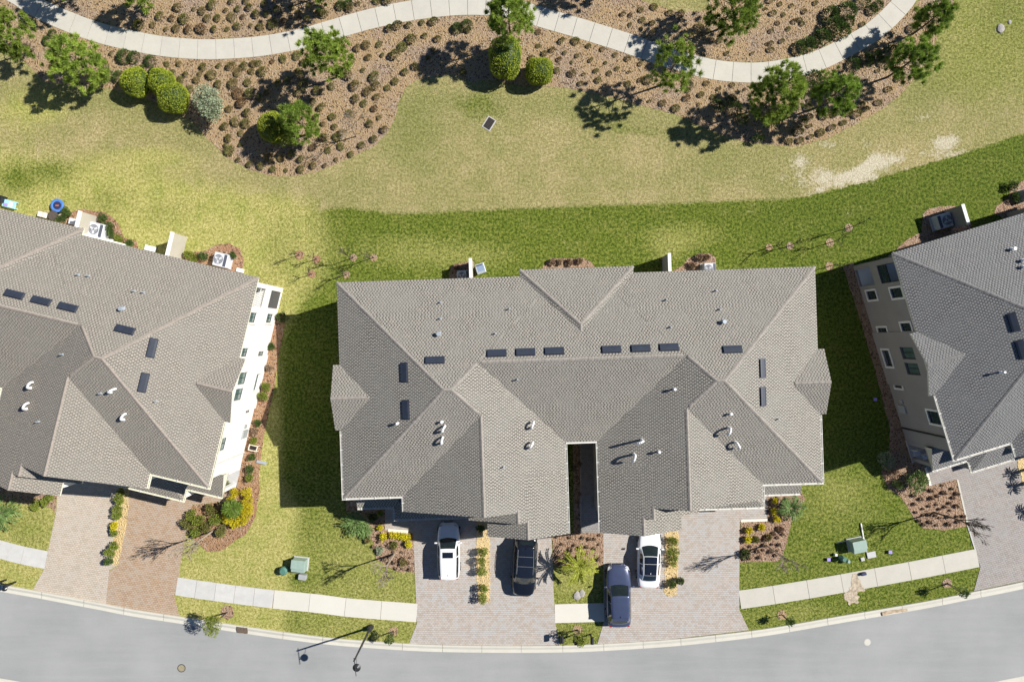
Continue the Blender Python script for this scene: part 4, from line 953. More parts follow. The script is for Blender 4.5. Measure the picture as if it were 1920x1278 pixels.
transformer(565,1055, rad(-6), 'pale green transformer box on the lawn left of the driveways')
transformer(1602,1019, rad(12), 'pale green transformer box on the lawn by the right sidewalk')
def pedestal(px, py, label, r=0.24, h=0.75, m='box_teal', cat='utility box'):
    w = G(px, py); o = empty('utility_pedestal', (w.x, w.y, 0)); tag(o, label, cat)
    mb = MB(); mb.tube((0, 0, 0), (0, 0, h*0.8), r, r*0.95, 12); mb.build('housing', M[m], o, smooth=False)
    mb = MB(); mb.tube((0, 0, h*0.8), (0, 0, h), r*1.08, r*0.7, 12); mb.build('cap', M[m], o)
pedestal(535,1066, 'dark green domed utility pedestal left of the left transformer', 0.32, 0.7)
pedestal(1576,1044, 'teal utility pedestal left of the right transformer', 0.22, 0.7)
pedestal(1586,1049, 'pale green utility post beside the teal pedestal', 0.15, 0.55, 'box_green')
box_thing('utility_box', 569, 1079, rad(-8), 0.62, 0.42, 0.4, 'grey', 'grey utility box in front of the left transformer', 'utility box')
box_thing('utility_slab', 1633, 1039, rad(12), 0.72, 0.5, 0.1, 'patio', 'pale concrete slab beside the right transformer', 'slab')
box_thing('timber_post', 1616, 995, rad(100), 1.35, 0.10, 0.12, 'trim', 'white timber post lying above the right transformer', 'post')
box_thing('timber_post', 1588, 1012, rad(15), 1.9, 0.07, 0.08, 'trim_cream', 'pale batten lying behind the right transformer', 'post')
box_thing('timber_post', 1622, 1022, rad(-78), 1.1, 0.07, 0.09, 'trim_cream', 'pale batten lying right of the right transformer', 'post')
def flag(px, py, label, h=0.35):
    w = G(px, py); o = empty('marker_flag', (w.x, w.y, 0)); tag(o, label, 'marker')
    mb = MB(); mb.tube((0, 0, 0), (0, 0, h), 0.008, 0.008, 5); mb.build('stake', M['chrome'], o); mb = MB(); mb.box(-0.01, -0.13, h-0.16, 0.26, 0.13, h-0.12); mb.build('pennant', M['purple'], o)
flag(1549,1047, 'purple marker left of the teal pedestal'); flag(1664,1033, 'purple marker on the lawn right of the transformer slab'); flag(1636,748, 'purple marker in the deep shade by the taupe wall')
box_thing('post_cap', 1565, 1038, 0, 0.2, 0.2, 0.3, 'trim', 'small white post between the purple marker and the teal pedestal', 'post')
box_thing('water_valve', 1616.5, 1047, 0.3, 0.3, 0.3, 0.12, 'walk_grey', 'small round edged valve box below the right transformer', 'valve')
box_thing('trash_bag', 1617, 1074, 0.2, 0.5, 0.26, 0.3, 'navy', 'small dark bundle on the right sidewalk', 'bundle', 0.1)
# mailboxes
def mailbox(px, py, rz, label):
    w = G(px, py); o = empty('mailbox', (w.x, w.y, 0), rz); tag(o, label, 'mailbox', 'black mailboxes along the kerb')
    mb = MB(); mb.box(-0.05, -0.05, 0, 0.05, 0.05, 1.08); mb.build('post', M['black'], o)
    mb = MB(); sec = [(-0.13, 1.08), (0.13, 1.08), (0.13, 1.24), (0.09, 1.32), (0, 1.35), (-0.09, 1.32), (-0.13, 1.24)]
    mb.v = [(x, -0.28, z) for x, z in sec]+[(x, 0.24, z) for x, z in sec]; k = len(sec)
    for j in range(k): mb.f.append((j, (j+1) % k, k+(j+1) % k, k+j))
    mb.f += [tuple(range(k))[::-1], tuple(range(k, 2*k))]; mb.build('box', M['black'], o)
    mb = MB(); mb.box(0.132, -0.1, 1.15, 0.145, -0.02, 1.36); mb.build('flag', M['pvc'], o)
mailbox(1052,1186, 0, 'black mailbox on the kerb left of the little tree between the driveways')
mailbox(1077,1189, 0, 'black mailbox below the little tree between the driveways')
mailbox(1107,1188, 0, 'black mailbox right of the little tree between the driveways')
mailbox(30,1090, RL, 'black mailbox on the verge at the left edge'); mailbox(12,1086, RL, 'black mailbox at the very left edge of the verge')
# street lamp
w = G(695,1175); o = empty('street_lamp', (w.x, w.y, 0)); tag(o, 'black street lamp with a hanging pendant head over the road', 'street lamp')
mb = MB(); mb.tube((0, 0, 0.0), (0, 0, 0.5), 0.26, 0.18, 12); mb.tube((0, 0, 0.5), (0, 0, 0.62), 0.20, 0.12, 12); mb.build('base', M['dark'], o)
mb = MB(); mb.tube((0, 0, 0.6), (0, 0, 5.9), 0.095, 0.06, 10); mb.build('pole', M['dark'], o)
a = math.atan2(-23, 6.0)
u = Vector((math.cos(rad(-83)), math.sin(rad(-83)), 0))
mb = MB(); mb.tube((-u*0.18)+Vector((0, 0, 5.8)), u*1.15+Vector((0, 0, 5.8)), 0.03, 0.025, 8); mb.path([(0, 0, 5.2), tuple(u*0.35+Vector((0, 0, 5.3))), tuple(u*0.6+Vector((0, 0, 5.77)))], 0.018, 6); mb.build('arm', M['dark'], o)
hd = MB(); c_ = u*0.72
hd.tube(c_+Vector((0, 0, 5.78)), c_+Vector((0, 0, 5.55)), 0.05, 0.08, 12); hd.tube(c_+Vector((0, 0, 5.55)), c_+Vector((0, 0, 5.42)), 0.10, 0.30, 16); hd.tube(c_+Vector((0, 0, 5.42)), c_+Vector((0, 0, 5.38)), 0.30, 0.30, 16)
h_ = hd.build('lamp_head', M['dark'], o); hd = MB(); hd.tube(c_+Vector((0, 0, 5.377)), c_+Vector((0, 0, 5.22)), 0.20, 0.10, 12); hd.build('lens', M['lampglass'], h_)
# porch chairs of the right house
for i, (px, py) in enumerate(((1712,846),(1728,852))):
    w = G(px, py); o = empty('porch_chair', (w.x, w.y, 0.13), RRt+0.3*i); tag(o, ('white slatted chair in the open porch of the right house', 'white chair by the porch post of the right house')[i], 'chair')
    mb = MB(); mb.box(-0.27, -0.27, 0.36, 0.27, 0.27, 0.42); mb.build('seat', M['ac_body'], o); mb = MB(); mb.box(-0.27, 0.22, 0.421, 0.27, 0.28, 0.9); mb.build('backrest', M['ac_body'], o)
    for x in (-0.24, 0.24):
        for y in (-0.24, 0.24): mb = MB(); mb.box(x-0.025, y-0.025, 0.0, x+0.025, y+0.025, 0.359); mb.build('leg', M['ac_body'], o)
# planter and hose reel along the white wall
w = G(478,838); o = empty('garden_stand', (w.x, w.y, 0), rad(-14)); tag(o, 'white framed stand holding two dark pots beside the white wall', 'plant stand')
mb = MB()
for a, b, c, d in ((-0.36,-0.24,0.36,-0.18),(-0.36,0.18,0.36,0.24),(-0.36,-0.18,-0.30,0.18),(0.30,-0.18,0.36,0.18)): mb.box(a, b, 0.4, c, d, 0.46)
for x in (-0.33, 0.33):
    for y in (-0.21, 0.21): mb.box(x-0.03, y-0.03, 0, x+0.03, y+0.03, 0.399)
mb.build('frame', M['cushion'], o)
for x in (-0.14, 0.14): mb = MB(); mb.tube((x, 0, 0.1), (x, 0, 0.42), 0.09, 0.13, 12); mb.build('pot', M['black'], o)
strip('splash_block', (482,864), (500,868), 0.22, 0.12, M['lead'], 'pale teal splash block beside the white wall')

# ------------------------------------------------------------------ cars
def interp(xs, ys, x): return float(np.interp(x, xs, ys))
def car(px, py, hz, rz, L, Wd, hgt, paint, label, kind='suv', roof='body', rails=False, tt=None):
    w = P(px, py, hz); root = empty('parked_car', (w.x, w.y, 0.03), rz); tag(root, label, 'car')
    hw = Wd/2; sed = kind == 'sedan'
    belt = 0.93 if sed else 1.06
    T0 = [0, 0.02, 0.06, 0.14, 0.27, 0.5, 0.75, 0.90, 0.96, 0.985, 1.0]
    PW = [0.48, 0.68, 0.85, 0.95, 1.0, 1.0, 1.0, 0.955, 0.90, 0.82, 0.62]
    ZT = [0.60, 0.70, 0.76, 0.84, 0.92, 0.93, 0.96, 0.99, 0.97, 0.93, 0.82] if sed else [0.66, 0.84, 0.91, 0.99, 1.05, 1.06, 1.08, 1.08, 1.05, 1.0, 0.9]
    ts = sorted(set(list(np.linspace(0, 1, 25))+[0.02, 0.06, 0.985]))
    mb = MB(); rows = []
    for t in ts:
        a = interp(T0, PW, t)*hw; zt = interp(T0, ZT, t); y = L/2-t*L; zb = 0.24 if 0.05 < t < 0.95 else 0.33
        half = [(0, zt+0.03), (0.45*a, zt+0.022), (0.78*a, zt-0.005), (0.92*a, zt-0.07), (0.985*a, zt-0.22), (1.0*a, 0.58), (0.985*a, 0.42), (0.93*a, zb+0.02), (0.80*a, zb)]
        sec = [(-x, z) for x, z in half[::-1]][:-1]+half
        i = len(mb.v); mb.v += [(x, y, z) for x, z in sec]; rows.append((i, len(sec)))
    for k in range(len(rows)-1):
        i, n = rows[k]; j, _ = rows[k+1]
        for q in range(n-1): mb.f.append((i+q, i+q+1, j+q+1, j+q)[::-1])
        mb.f.append((i+n-1, i, j, j+n-1)[::-1])
    mb.f.append(tuple(range(rows[0][0], rows[0][0]+rows[0][1]))[::-1]); mb.f.append(tuple(range(rows[-1][0], rows[-1][0]+rows[-1][1])))
    mb.build('body', M[paint], root, smooth=True)
    # greenhouse
    if sed: ct = [0.24, 0.42, 0.55, 0.70, 0.90]; cz = [0.90, hgt-0.03, hgt, hgt-0.05, 0.98]; cwt = [0.80, 0.64, 0.63, 0.61, 0.68]; cwb = [0.88, 0.91, 0.92, 0.89, 0.80]
    else: ct = [0.27, 0.41, 0.55, 0.84, 0.955]; cz = [1.04, hgt-0.04, hgt, hgt-0.03, 1.08]; cwt = [0.84, 0.71, 0.71, 0.67, 0.70]; cwb = [0.90, 0.93, 0.94, 0.91, 0.86]
    if tt: ct = [tt[0], tt[1], (tt[1]+tt[2])/2, tt[2], tt[3]]
    def S(t, s):   # s in [-1.45, 1.45]; |s|<1 top, beyond: side glass
        zt = interp(ct, cz, t); 
        wt = interp(ct, cwt, t)*hw; wb = interp(ct, cwb, t)*hw; zb = belt-0.06; a = abs(s); sg = 1 if s >= 0 else -1
        if a <= 1: x = wt*a; z = zt-0.035*a**2.5-(0.05*max(0, a-0.8)*5*0.4)
        else: f = (a-1)/0.45; x = wt+(wb-wt)*f; z = (zt-0.055)*(1-f)+min(zb, zt-0.06)*f
        bow = 0.024*L*min(1, a)**2*float(np.interp(t, [ct[0], ct[1]+0.03, ct[3], ct[-1]], [1.4, 0.0, 0.0, -0.8]))
        return Vector((sg*x, L/2-t*L-bow, z))
    def patch(name, m, t0, t1, s0, s1, lift, par, nt_=10, ns=10, side=False):
        mb = MB()
        for a in range(nt_+1):
            for b in range(ns+1):
                p = S(t0+(t1-t0)*a/nt_, s0+(s1-s0)*b/ns)
                p = p+(Vector(((1 if p.x > 0 else -1)*lift, 0, lift*0.4)) if side else Vector((0, 0, lift)))
                mb.v.append(tuple(p))
        for a in range(nt_):
            for b in range(ns):
                i = a*(ns+1)+b; mb.f.append((i, i+ns+1, i+ns+2, i+1))
        return mb.build(name, M[m], par, smooth=True)
    patch('roof' , paint, ct[0], ct[-1], -1.45, 1.45, 0, root, 40, 40)
    patch('windshield', 'car_glass', ct[0]+0.008, ct[1]-0.012, -0.90, 0.90, 0.014, root)
    patch('rear_window', 'car_glass', ct[3]+0.012, ct[3]+(ct[-1]-ct[3])*0.78, -0.84, 0.84, 0.014, root)
    for sg in (-1, 1):
        patch('side_window', 'car_glass', ct[1]-0.05, 0.555, sg*1.06, sg*1.36, 0.014, root, 8, 4, True); patch('side_window', 'car_glass', 0.575, ct[3]+(0.02 if sed else 0.06), sg*1.06, sg*1.36, 0.014, root, 8, 4, True)
    if roof == 'sunroof': patch('sunroof', 'car_roof_glass', 0.47, 0.57, -0.66, 0.66, 0.012, root)
    if roof == 'glass':
        patch('roof_glass', 'car_roof_glass', ct[1]-0.004, 0.549, -0.86, 0.86, 0.012, root); patch('roof_glass', 'car_roof_glass', 0.553, ct[3]+0.008, -0.84, 0.84, 0.012, root)
    if rails:
        for sg in (-1, 1):
            mb = MB(); pts = [tuple(S(0.43+0.40*k/10, sg*0.93)+Vector((0, 0, 0.01+0.06*min(1, k/1.5, (10-k)/1.5)))) for k in range(11)]; mb.path(pts, 0.018, 6); mb.build('roof_rail', M['chrome'], root)
        for t in (0.56, 0.72):
            mb = MB(); mb.tube(S(t, -0.93)+Vector((0, 0, 0.08)), S(t, 0.93)+Vector((0, 0, 0.08)), 0.018, 0.018, 6); mb.build('crossbar', M['chrome'], root)
    for sg in (-1, 1):
        mb = MB(); p = Vector((sg*(hw+0.09), L/2-0.335*L if not sed else L/2-0.32*L, belt+0.02)); mb.box(p.x-0.11, p.y-0.06, p.z-0.07, p.x+0.11, p.y+0.06, p.z+0.08); mb.build('mirror', M[paint], root, bevel=0.03)
        # lamps
        a = 0.80*hw
        mb = MB(); mb.v = [(sg*0.50*hw, L/2-0.012*L, 0.70), (sg*0.80*hw, L/2-0.035*L, 0.72), (sg*0.88*hw, L/2-0.085*L, 0.80 if sed else 0.94), (sg*0.55*hw, L/2-0.045*L, 0.80 if sed else 0.92)]; mb.v = [(x, y+0.02, z+0.035) for x, y, z in mb.v]; mb.f = [(0, 1, 2, 3)]; mb.build('headlight', M['lamp_clear'], root)
        mb = MB(); yr = -L/2; zt = 0.86 if sed else 0.92; mb.box(sg*0.60*hw, yr+0.02, zt-0.10, sg*0.82*hw, yr+0.12, zt+0.05); mb.build('taillight', M['lamp_red'], root, bevel=0.02)
        for t in (0.17, 0.80):
            y = L/2-t*L; mb = MB(); mb.tube((sg*(hw-0.22), y, 0.33), (sg*(hw+0.008), y, 0.33), 0.335, 0.335, 20); wh = mb.build('wheel', M['rubber'], root)
            mb = MB(); mb.tube((sg*(hw-0.05), y, 0.33), (sg*(hw+0.014), y, 0.33), 0.22, 0.22, 14); mb.build('rim', M['alloy'], wh)
    mb = MB(); mb.box(-0.42*hw, L/2-0.03, 0.45, 0.42*hw, L/2+0.02, 0.66); mb.build('grille', M['black'], root)
    if kind != 'sedan':
        mb = MB(); p = S(ct[3], 0); mb.box(-0.62*hw, p.y-0.16, p.z-0.02, 0.62*hw, p.y+0.02, p.z+0.02); mb.build('spoiler', M[paint], root, bevel=0.015)
    mb = MB(); mb.box(-0.02, S(ct[3]-0.03, 0).y-0.07, S(ct[3]-0.03, 0).z, 0.02, S(ct[3]-0.03, 0).y+0.05, S(ct[3]-0.03, 0).z+0.06); mb.build('antenna', M[paint], root, bevel=0.01)
    return root
car(841,1033,0.9, rad(0.5), 4.55, 1.80, 1.62, 'paint_white', 'white crossover with a small sunroof parked nose to the garage', 'suv', 'sunroof', tt=(0.24,0.42,0.90,0.975))
car(984,1062,0.9, rad(180-3.0), 4.85, 1.93, 1.75, 'paint_black', 'black SUV with silver roof rails parked nose to the road', 'suv', 'glass', True, tt=(0.22,0.38,0.88,0.965))
car(1160,1116,0.8, rad(1.0), 4.95, 2.0, 1.74, 'paint_slate', 'slate blue SUV parked across the sidewalk', 'suv', 'body', tt=(0.29,0.45,0.80,0.95))
car(1217,1046,0.7, rad(-1.5), 4.65, 1.86, 1.44, 'paint_white', 'white sedan with a black glass roof beside the straw strip', 'sedan', 'glass', tt=(0.25,0.43,0.74,0.90))

# ------------------------------------------------------------------ vegetation
def cards(pts, dirs, ln, wd, tint, tri=False, jitter=0.5):
    """pts (n,3) leaf bases, dirs (n,3) leaf directions; returns verts, faces, tint"""
    n = len(pts); d = dirs/np.maximum(np.linalg.norm(dirs, axis=1, keepdims=True), 1e-6)
    r = NR.normal(size=(n, 3)); s = np.cross(d, r); s /= np.maximum(np.linalg.norm(s, axis=1, keepdims=True), 1e-6)
    ln = ln*(1-jitter/2+jitter*NR.rand(n, 1)); wd = wd*np.ones((n, 1))
    if tri:
        V = np.stack([pts-s*wd/2, pts+s*wd/2, pts+d*ln], 1).reshape(-1, 3); Fc = np.arange(3*n).reshape(n, 3); T_ = np.repeat(tint, 3)
    else:
        V = np.stack([pts, pts+d*ln*0.5+s*wd/2, pts+d*ln, pts+d*ln*0.5-s*wd/2], 1).reshape(-1, 3); Fc = np.arange(4*n).reshape(n, 4); T_ = np.repeat(tint, 4)
    return V, Fc, T_
def leaf_mesh(name, groups, m):
    vs, fs, tt = [], [], []; o = 0
    k = groups[0][1].shape[1]
    for V, Fc, T_ in groups: vs.append(V); fs.append(Fc+o); tt.append(T_); o += len(V)
    V = np.concatenate(vs); Fc = np.concatenate(fs); T_ = np.concatenate(tt)
    me = bpy.data.meshes.new(name); me.vertices.add(len(V)); me.vertices.foreach_set('co', V.astype(np.float32).ravel())
    me.loops.add(Fc.size); me.loops.foreach_set('vertex_index', Fc.astype(np.int32).ravel()); me.polygons.add(len(Fc)); me.polygons.foreach_set('loop_start', np.arange(len(Fc), dtype=np.int32)*k)
    me.update(calc_edges=True); at = me.attributes.new('tint', 'FLOAT', 'POINT'); at.data.foreach_set('value', np.clip(T_, 0, 1).astype(np.float32)); me.materials.append(m)
    return me
def obj(name, me, parent=None, loc=None, rz=0, sc=None):
    o = bpy.data.objects.new(name, me)
    if loc is not None: o.location = loc
    o.rotation_euler.z = rz
    if sc is not None: o.scale = (sc, sc, sc) if not isinstance(sc, tuple) else sc
    return link(o, parent)
def rdir(n, up=0.0):
    v = NR.normal(size=(n, 3)); v[:, 2] = v[:, 2]+up; return v/np.linalg.norm(v, axis=1, keepdims=True)

def pine(px, py, hgt, rad_, label, m='pine', tufts=150, lean=0.0, dens=1.0, low=0.30, name='pine_tree'):
    w = G(px, py); root = empty(name, (w.x, w.y, 0)); tag(root, label, 'tree')
    tk = MB(); pts = []; lx, ly = R.uniform(-0.15, 0.15)+lean, R.uniform(-0.15, 0.15)
    for k in range(9): t = k/8; pts.append((lx*t*t+0.04*math.sin(t*6), ly*t*t+0.03*math.cos(t*5), hgt*0.97*t))
    tk.path(pts, [0.085*(1-0.75*k/8)+0.01 for k in range(9)], 7)
    tops = []
    nb = int(22*dens)+6
    for b in range(nb):
        t = low+(0.96-low)*((b+R.random())/nb); ang = b*2.399+R.uniform(-0.4, 0.4)
        k = t*8; i = min(7, int(k)); f = k-i; base = Vector(pts[i])*(1-f)+Vector(pts[i+1])*f
        prof = math.sin(math.pi*min(1, (t-low)/(1-low)*0.72+0.28))**0.7
        Lb = rad_*prof*R.uniform(0.65, 1.12)
        e = base+Vector((math.cos(ang)*Lb, math.sin(ang)*Lb, Lb*R.uniform(0.15, 0.45)))
        mid = base.lerp(e, 0.5)-Vector((0, 0, 0.06*Lb)); tk.path([tuple(base), tuple(mid), tuple(e)], [0.028, 0.018, 0.009], 5)
        for q in range(max(2, int(1.35*tufts/nb))):
            u = R.uniform(0.40, 1.05)**0.8; c = base.lerp(e, u) if u < 1 else e
            side = Vector((-math.sin(ang), math.cos(ang), 0))*R.gauss(0, 0.24*Lb)*1.0
            tops.append((c+side+Vector((0, 0, R.uniform(-0.08, 0.22))), Vector((math.cos(ang)*0.5, math.sin(ang)*0.5, 0.8))))
    tops.append((Vector(pts[-1]), Vector((0, 0, 1))))
    tk.build('trunk', M['bark'], root)
    G_ = []; NN = 80
    base_t = NR.rand(len(tops))
    for j, (c, d) in enumerate(tops):
        dr = rdir(NN)*0.9+np.array(d)*0.75; s = R.uniform(0.8, 1.25)
        T_ = np.clip(0.22+0.62*base_t[j]+0.25*NR.rand(NN)-0.1, 0, 1)
        G_.append(cards(np.tile(np.array(c), (NN, 1))+NR.normal(size=(NN, 3))*0.045*s, dr, 0.28*s, 0.048, T_, tri=True))
    obj('crown', leaf_mesh('crown', G_, M[m]), root)
    return root

def leafy(px, py, shapes, label, cat, m, name, leafn=3500, ls=0.10, trunk=True, group=None, hollow=0.55, up=0.35, tm='bark', lobes=0):
    """shapes: ellipsoids (dx, dy, cz, rx, ry, rz) round the base point"""
    w = G(px, py); root = empty(name, (w.x, w.y, 0)); tag(root, label, cat, group)
    G_ = []; tot = sum(s[3]*s[4] for s in shapes)
    allsh = []
    for s in shapes:
        if lobes:
            for k in range(lobes):
                d = rdir(1)[0]; d[2] = abs(d[2])*0.8+0.05
                q = R.uniform(0.32, 0.5); allsh.append((s[0]+d[0]*s[3]*0.66, s[1]+d[1]*s[4]*0.66, s[2]+d[2]*s[5]*0.6, s[3]*q, s[4]*q, s[5]*q, R.random()))
            allsh.append((*s[:3], s[3]*0.7, s[4]*0.7, s[5]*0.7, 0.1))
        else: allsh.append((*s, 0.5))
    tot = sum(s[3]*s[4] for s in allsh)
    for s in allsh:
        n = max(60, int(leafn*s[3]*s[4]/tot)); d = rdir(n); rr = hollow+(1-hollow)*NR.rand(n, 1)**0.5
        wob = 1+0.08*np.sin(d[:, :1]*7+s[0]*3)+0.07*np.cos(d[:, 1:2]*9+1)
        pt = d*rr*wob*np.array([s[3], s[4], s[5]])+np.array([s[0], s[1], s[2]])
        keep = pt[:, 2] > 0.02; pt, d2, rr2 = pt[keep], d[keep], rr[keep][:, 0]; n = len(pt)
        dr = d2*0.7+rdir(n)*0.7+np.array([0, 0, up])
        T_ = 0.15+0.40*s[6]+0.45*NR.rand(n)
        G_.append(cards(pt, dr, ls, ls*0.62, T_))
    obj('foliage' if not trunk else 'crown', leaf_mesh('crown', G_, M[m]), root)
    tk = MB(); cz = shapes[0][2]
    for k in range(3 if trunk else 2): 
        a = R.uniform(0, 6.28); tk.tube((0.03*math.cos(a), 0.03*math.sin(a), 0), (shapes[0][0]+0.25*math.cos(a)*shapes[0][3], shapes[0][1]+0.25*math.sin(a)*shapes[0][4], max(0.12, cz)), 0.035, 0.015, 5)
    tk.build('trunk' if trunk else 'stem', M[tm], root)
    return root

def ball(px, py, rx, ry, rz, label):
    w = G(px, py); root = empty('clipped_shrub', (w.x, w.y, 0)); tag(root, label, 'shrub', 'clipped round shrubs at the mulch edge')
    n = 7500; d = rdir(n); wob = 1+0.05*np.sin(d[:, :1]*5+px)+0.045*np.cos(d[:, 1:2]*6+px*0.7)+0.03*np.sin(d[:, 2:3]*9)+0.06*NR.rand(n, 1)
    pt = d*wob*np.array([rx, ry, rz])+np.array([0, 0, rz*1.02+0.12]); k = NR.rand(n)
    G_ = [cards(pt*np.array([1, 1, 1.0]), d*0.6+rdir(n)*0.8, 0.085, 0.06, 0.25+0.7*k)]
    obj('foliage', leaf_mesh('foliage', G_, M['topiary']), root)
    bm = bmesh.new(); bmesh.ops.create_icosphere(bm, subdivisions=3, radius=1.0)
    for v in bm.verts: v.co = Vector((v.co.x*rx*1.0, v.co.y*ry*1.0, v.co.z*rz*1.0+rz*1.02+0.12))
    me = bpy.data.meshes.new('inner_twigs'); bm.to_mesh(me); bm.free(); me.materials.append(M['bush']); me.attributes.new('tint', 'FLOAT', 'POINT'); link(bpy.data.objects.new('inner_twigs', me), root)
    tk = MB(); tk.tube((0, 0, 0), (0, 0, rz*0.6), 0.06, 0.04, 7); tk.build('stem', M['bark'], root)

def bare(px, py, hgt, spread, label, m='bark_pale', seed=0, thick=0.045, depth=4, group=None, low=0.35):
    rr = random.Random(seed*7+3); w = G(px, py); root = empty('bare_tree', (w.x, w.y, 0)); tag(root, label, 'tree', group)
    tk = MB(); br = MB()
    def grow(p, d, L, r, lv):
        q = p+d*L; (tk if lv == 0 else br).tube(p, q, r, r*0.62, 5 if lv < 2 else 4, False)
        if lv >= depth: return
        for k in range(3 if lv else 4):
            a = rr.uniform(0, 6.28); s = Vector((math.cos(a), math.sin(a), 0)); nd = (d+s*rr.uniform(0.25, 0.62)*(spread if lv == 0 else 1)+Vector((0, 0, 0.22))).normalized()
            grow(q-d*L*rr.uniform(0, 0.35)*(1 if lv else 0.4), nd, L*rr.uniform(0.5, 0.8)*(1.0 if lv else 0.62/low*0.75*0.6), max(0.011, r*0.60), lv+1)
    grow(Vector((0, 0, 0)), Vector((rr.uniform(-0.05, 0.05), rr.uniform(-0.05, 0.05), 1)).normalized(), hgt*low, thick, 0)
    tk.build('trunk', M[m], root); br.build('branches', M[m], root)

def ring(px, py, r, m, label):
    w = G(px, py); mb = MB(); pts = [(w.x+math.cos(2*math.pi*k/22)*r*R.uniform(0.88, 1.1), w.y+math.sin(2*math.pi*k/22)*r*R.uniform(0.88, 1.1)) for k in range(22)]; mb.prism(pts, 0, 0.03)
    o = mb.build('mulch_ring', M[m]); tag(o, label, kind='stuff')

# pines
pine(62,96, 5.0,1.85, 'pine leaning over the left edge of the mulch bed', tufts=150, m='pine')
pine(185,146, 5.2,2.05, 'full bright green pine between the path and the clipped pair', tufts=230, dens=1.4, low=0.15)
pine(285,15, 4.0,1.2, 'small pine north of the path at the top left', tufts=90)
pine(640,143, 6.3,1.95, 'pine whose crown overlaps the path left of centre', low=0.42, tufts=170)
pine(582,251, 4.8,1.5, 'spreading pine in the tongue of the mulch bed', tufts=120, m='pine_dark')
pine(955,80, 7.0,1.75, 'pine above the tall clipped shrub at the path bend', low=0.45, tufts=170)
pine(1345,57, 5.8,2.4, 'wide dark pine north of the path right of centre', m='pine_dark', tufts=220)
pine(1241,160, 6.3,2.1, 'sparse pine with yellow green tufts straddling the path', tufts=95, dens=0.7, low=0.45)
pine(1427,203, 6.6,2.3, 'large pine at the path, the tallest of the right bed', tufts=230, dens=1.4, low=0.15)
pine(1528,204, 5.6,1.75, 'dark pine right of the largest pine', m='pine_dark', tufts=150)
pine(1663,146, 5.8,1.7, 'pine nearest the dry lawn at the right', m='pine_dark', tufts=130)
pine(1705,69, 4.9,1.45, 'pine at the top right beside the path', m='pine_dark', tufts=110)
pine(150,-8, 4.5,1.8, 'pine partly above the top left edge', tufts=120)
pine(620,-12, 4.8,2.0, 'pine partly above the top edge throwing shade on the shrubs', tufts=140)
pine(1130,-30, 4.8,1.6, 'pine above the top edge beyond the path', tufts=120)
# clipped balls
ball(270,165, 1.05,1.05,1.0, 'round clipped shrub, leftmost of the trio by the lawn')
ball(317,165, 0.95,1.0,1.0, 'round clipped shrub, uppermost of the trio by the lawn')
ball(338,193, 1.12,1.15,1.05, 'round clipped shrub, lowest of the trio by the lawn')
ball(948,122, 1.22,1.62,1.35, 'tall oval clipped shrub beside the pine at the path bend')
ball(1010,144, 1.02,1.02,1.0, 'round clipped shrub standing alone at the lawn edge')
ball(521,249, 0.95,1.1,1.2, 'yellow green clipped shrub beneath the spreading pine')
leafy(536,262, [(0,0,1.0,1.4,1.2,1.0)], 'dark leafy shrub under the spreading pine', 'shrub', 'bush_light', 'leafy_shrub', 3600, 0.12, lobes=9)
leafy(408,208, [(0,0,1.55,1.30,1.45,1.1)], 'silvery green feathery tree beside the clipped trio', 'tree', 'silver', 'silver_tree', 4200, 0.14, lobes=10, hollow=0.4)
leafy(1440,232, [(0,0,0.9,0.9,0.8,0.8)], 'leafy bush at the foot of the largest pine', 'shrub', 'bush_light', 'leafy_shrub', 1800, 0.11, lobes=6)
leafy(1420,262, [(0,0,0.5,0.6,0.5,0.5)], 'small loose shrub at the lawn edge below the largest pine', 'shrub', 'bush', 'leafy_shrub', 500, 0.1, lobes=4)
# dark fern like bushes
DB = [(236,108,.62),(254,109,.62),(284,116,.5),(207,143,.5),(226,146,.6),(91,78,.45),(101,65,.4),(270,130,.4),(288,136,.38),(199,124,.4),
 (1540,72,.8),(1558,52,.9),(1556,30,.8),(1575,60,.75),(1586,24,.8),(1588,42,.6),(1498,92,.7),(1514,86,.7),(1527,78,.55),(1615,4,.7),(1634,20,.55),(1645,12,.5),
 (1600,122,.6),(1624,114,.62),(1640,108,.6),(1668,102,.7),(1656,118,.5),(1524,148,.7),(1520,165,.6),(1375,205,.7),(1345,200,.6),(1390,226,.6),(858,55,.5),(876,50,.55),(640,12,.45),(655,10,.5),(1710,55,.5),(1722,95,.4),(1290,160,.45),(1215,150,.5),(1370,190,.5),(1255,150,.4),(600,25,.4)]
bushv = []
for v in range(4):
    n = 620; a = NR.rand(n)*6.283; rr = NR.rand(n)**0.7; pt = np.stack([np.cos(a)*rr*0.75, np.sin(a)*rr*0.75, 0.15+0.6*(1-rr**2)+0.1*NR.rand(n)], 1)
    d = np.stack([np.cos(a)*rr, np.sin(a)*rr, 0.5+0.2*NR.rand(n)], 1)+rdir(n)*0.35; cl = 0.5+0.5*np.sin(a*5+v)
    bushv.append(leaf_mesh('leafy_bush', [cards(pt, d, 0.26, 0.07, 0.15+0.4*cl+0.4*NR.rand(n))], M['bush']))
for i, (x, y, s) in enumerate(DB):
    w = G(x, y); o = obj('leafy_bush', bushv[i % 4], None, (w.x, w.y, 0.02), R.uniform(0, 6.28), s*R.uniform(0.95, 1.15))
    nm = 'dark green feathery bush in the cluster north of the path bend at the right' if 1480 < x < 1650 and y < 100 else ('dark green feathery bush in the mulch near the left end of the path' if x < 300 else ('dark green feathery bush between the pines of the right bed' if x > 1200 else 'dark green feathery bush beside the middle stretch of path'))
    tag(o, nm, 'bush', nm.replace('bush in', 'bushes in').replace('bush between', 'bushes between').replace('bush beside', 'bushes beside'))
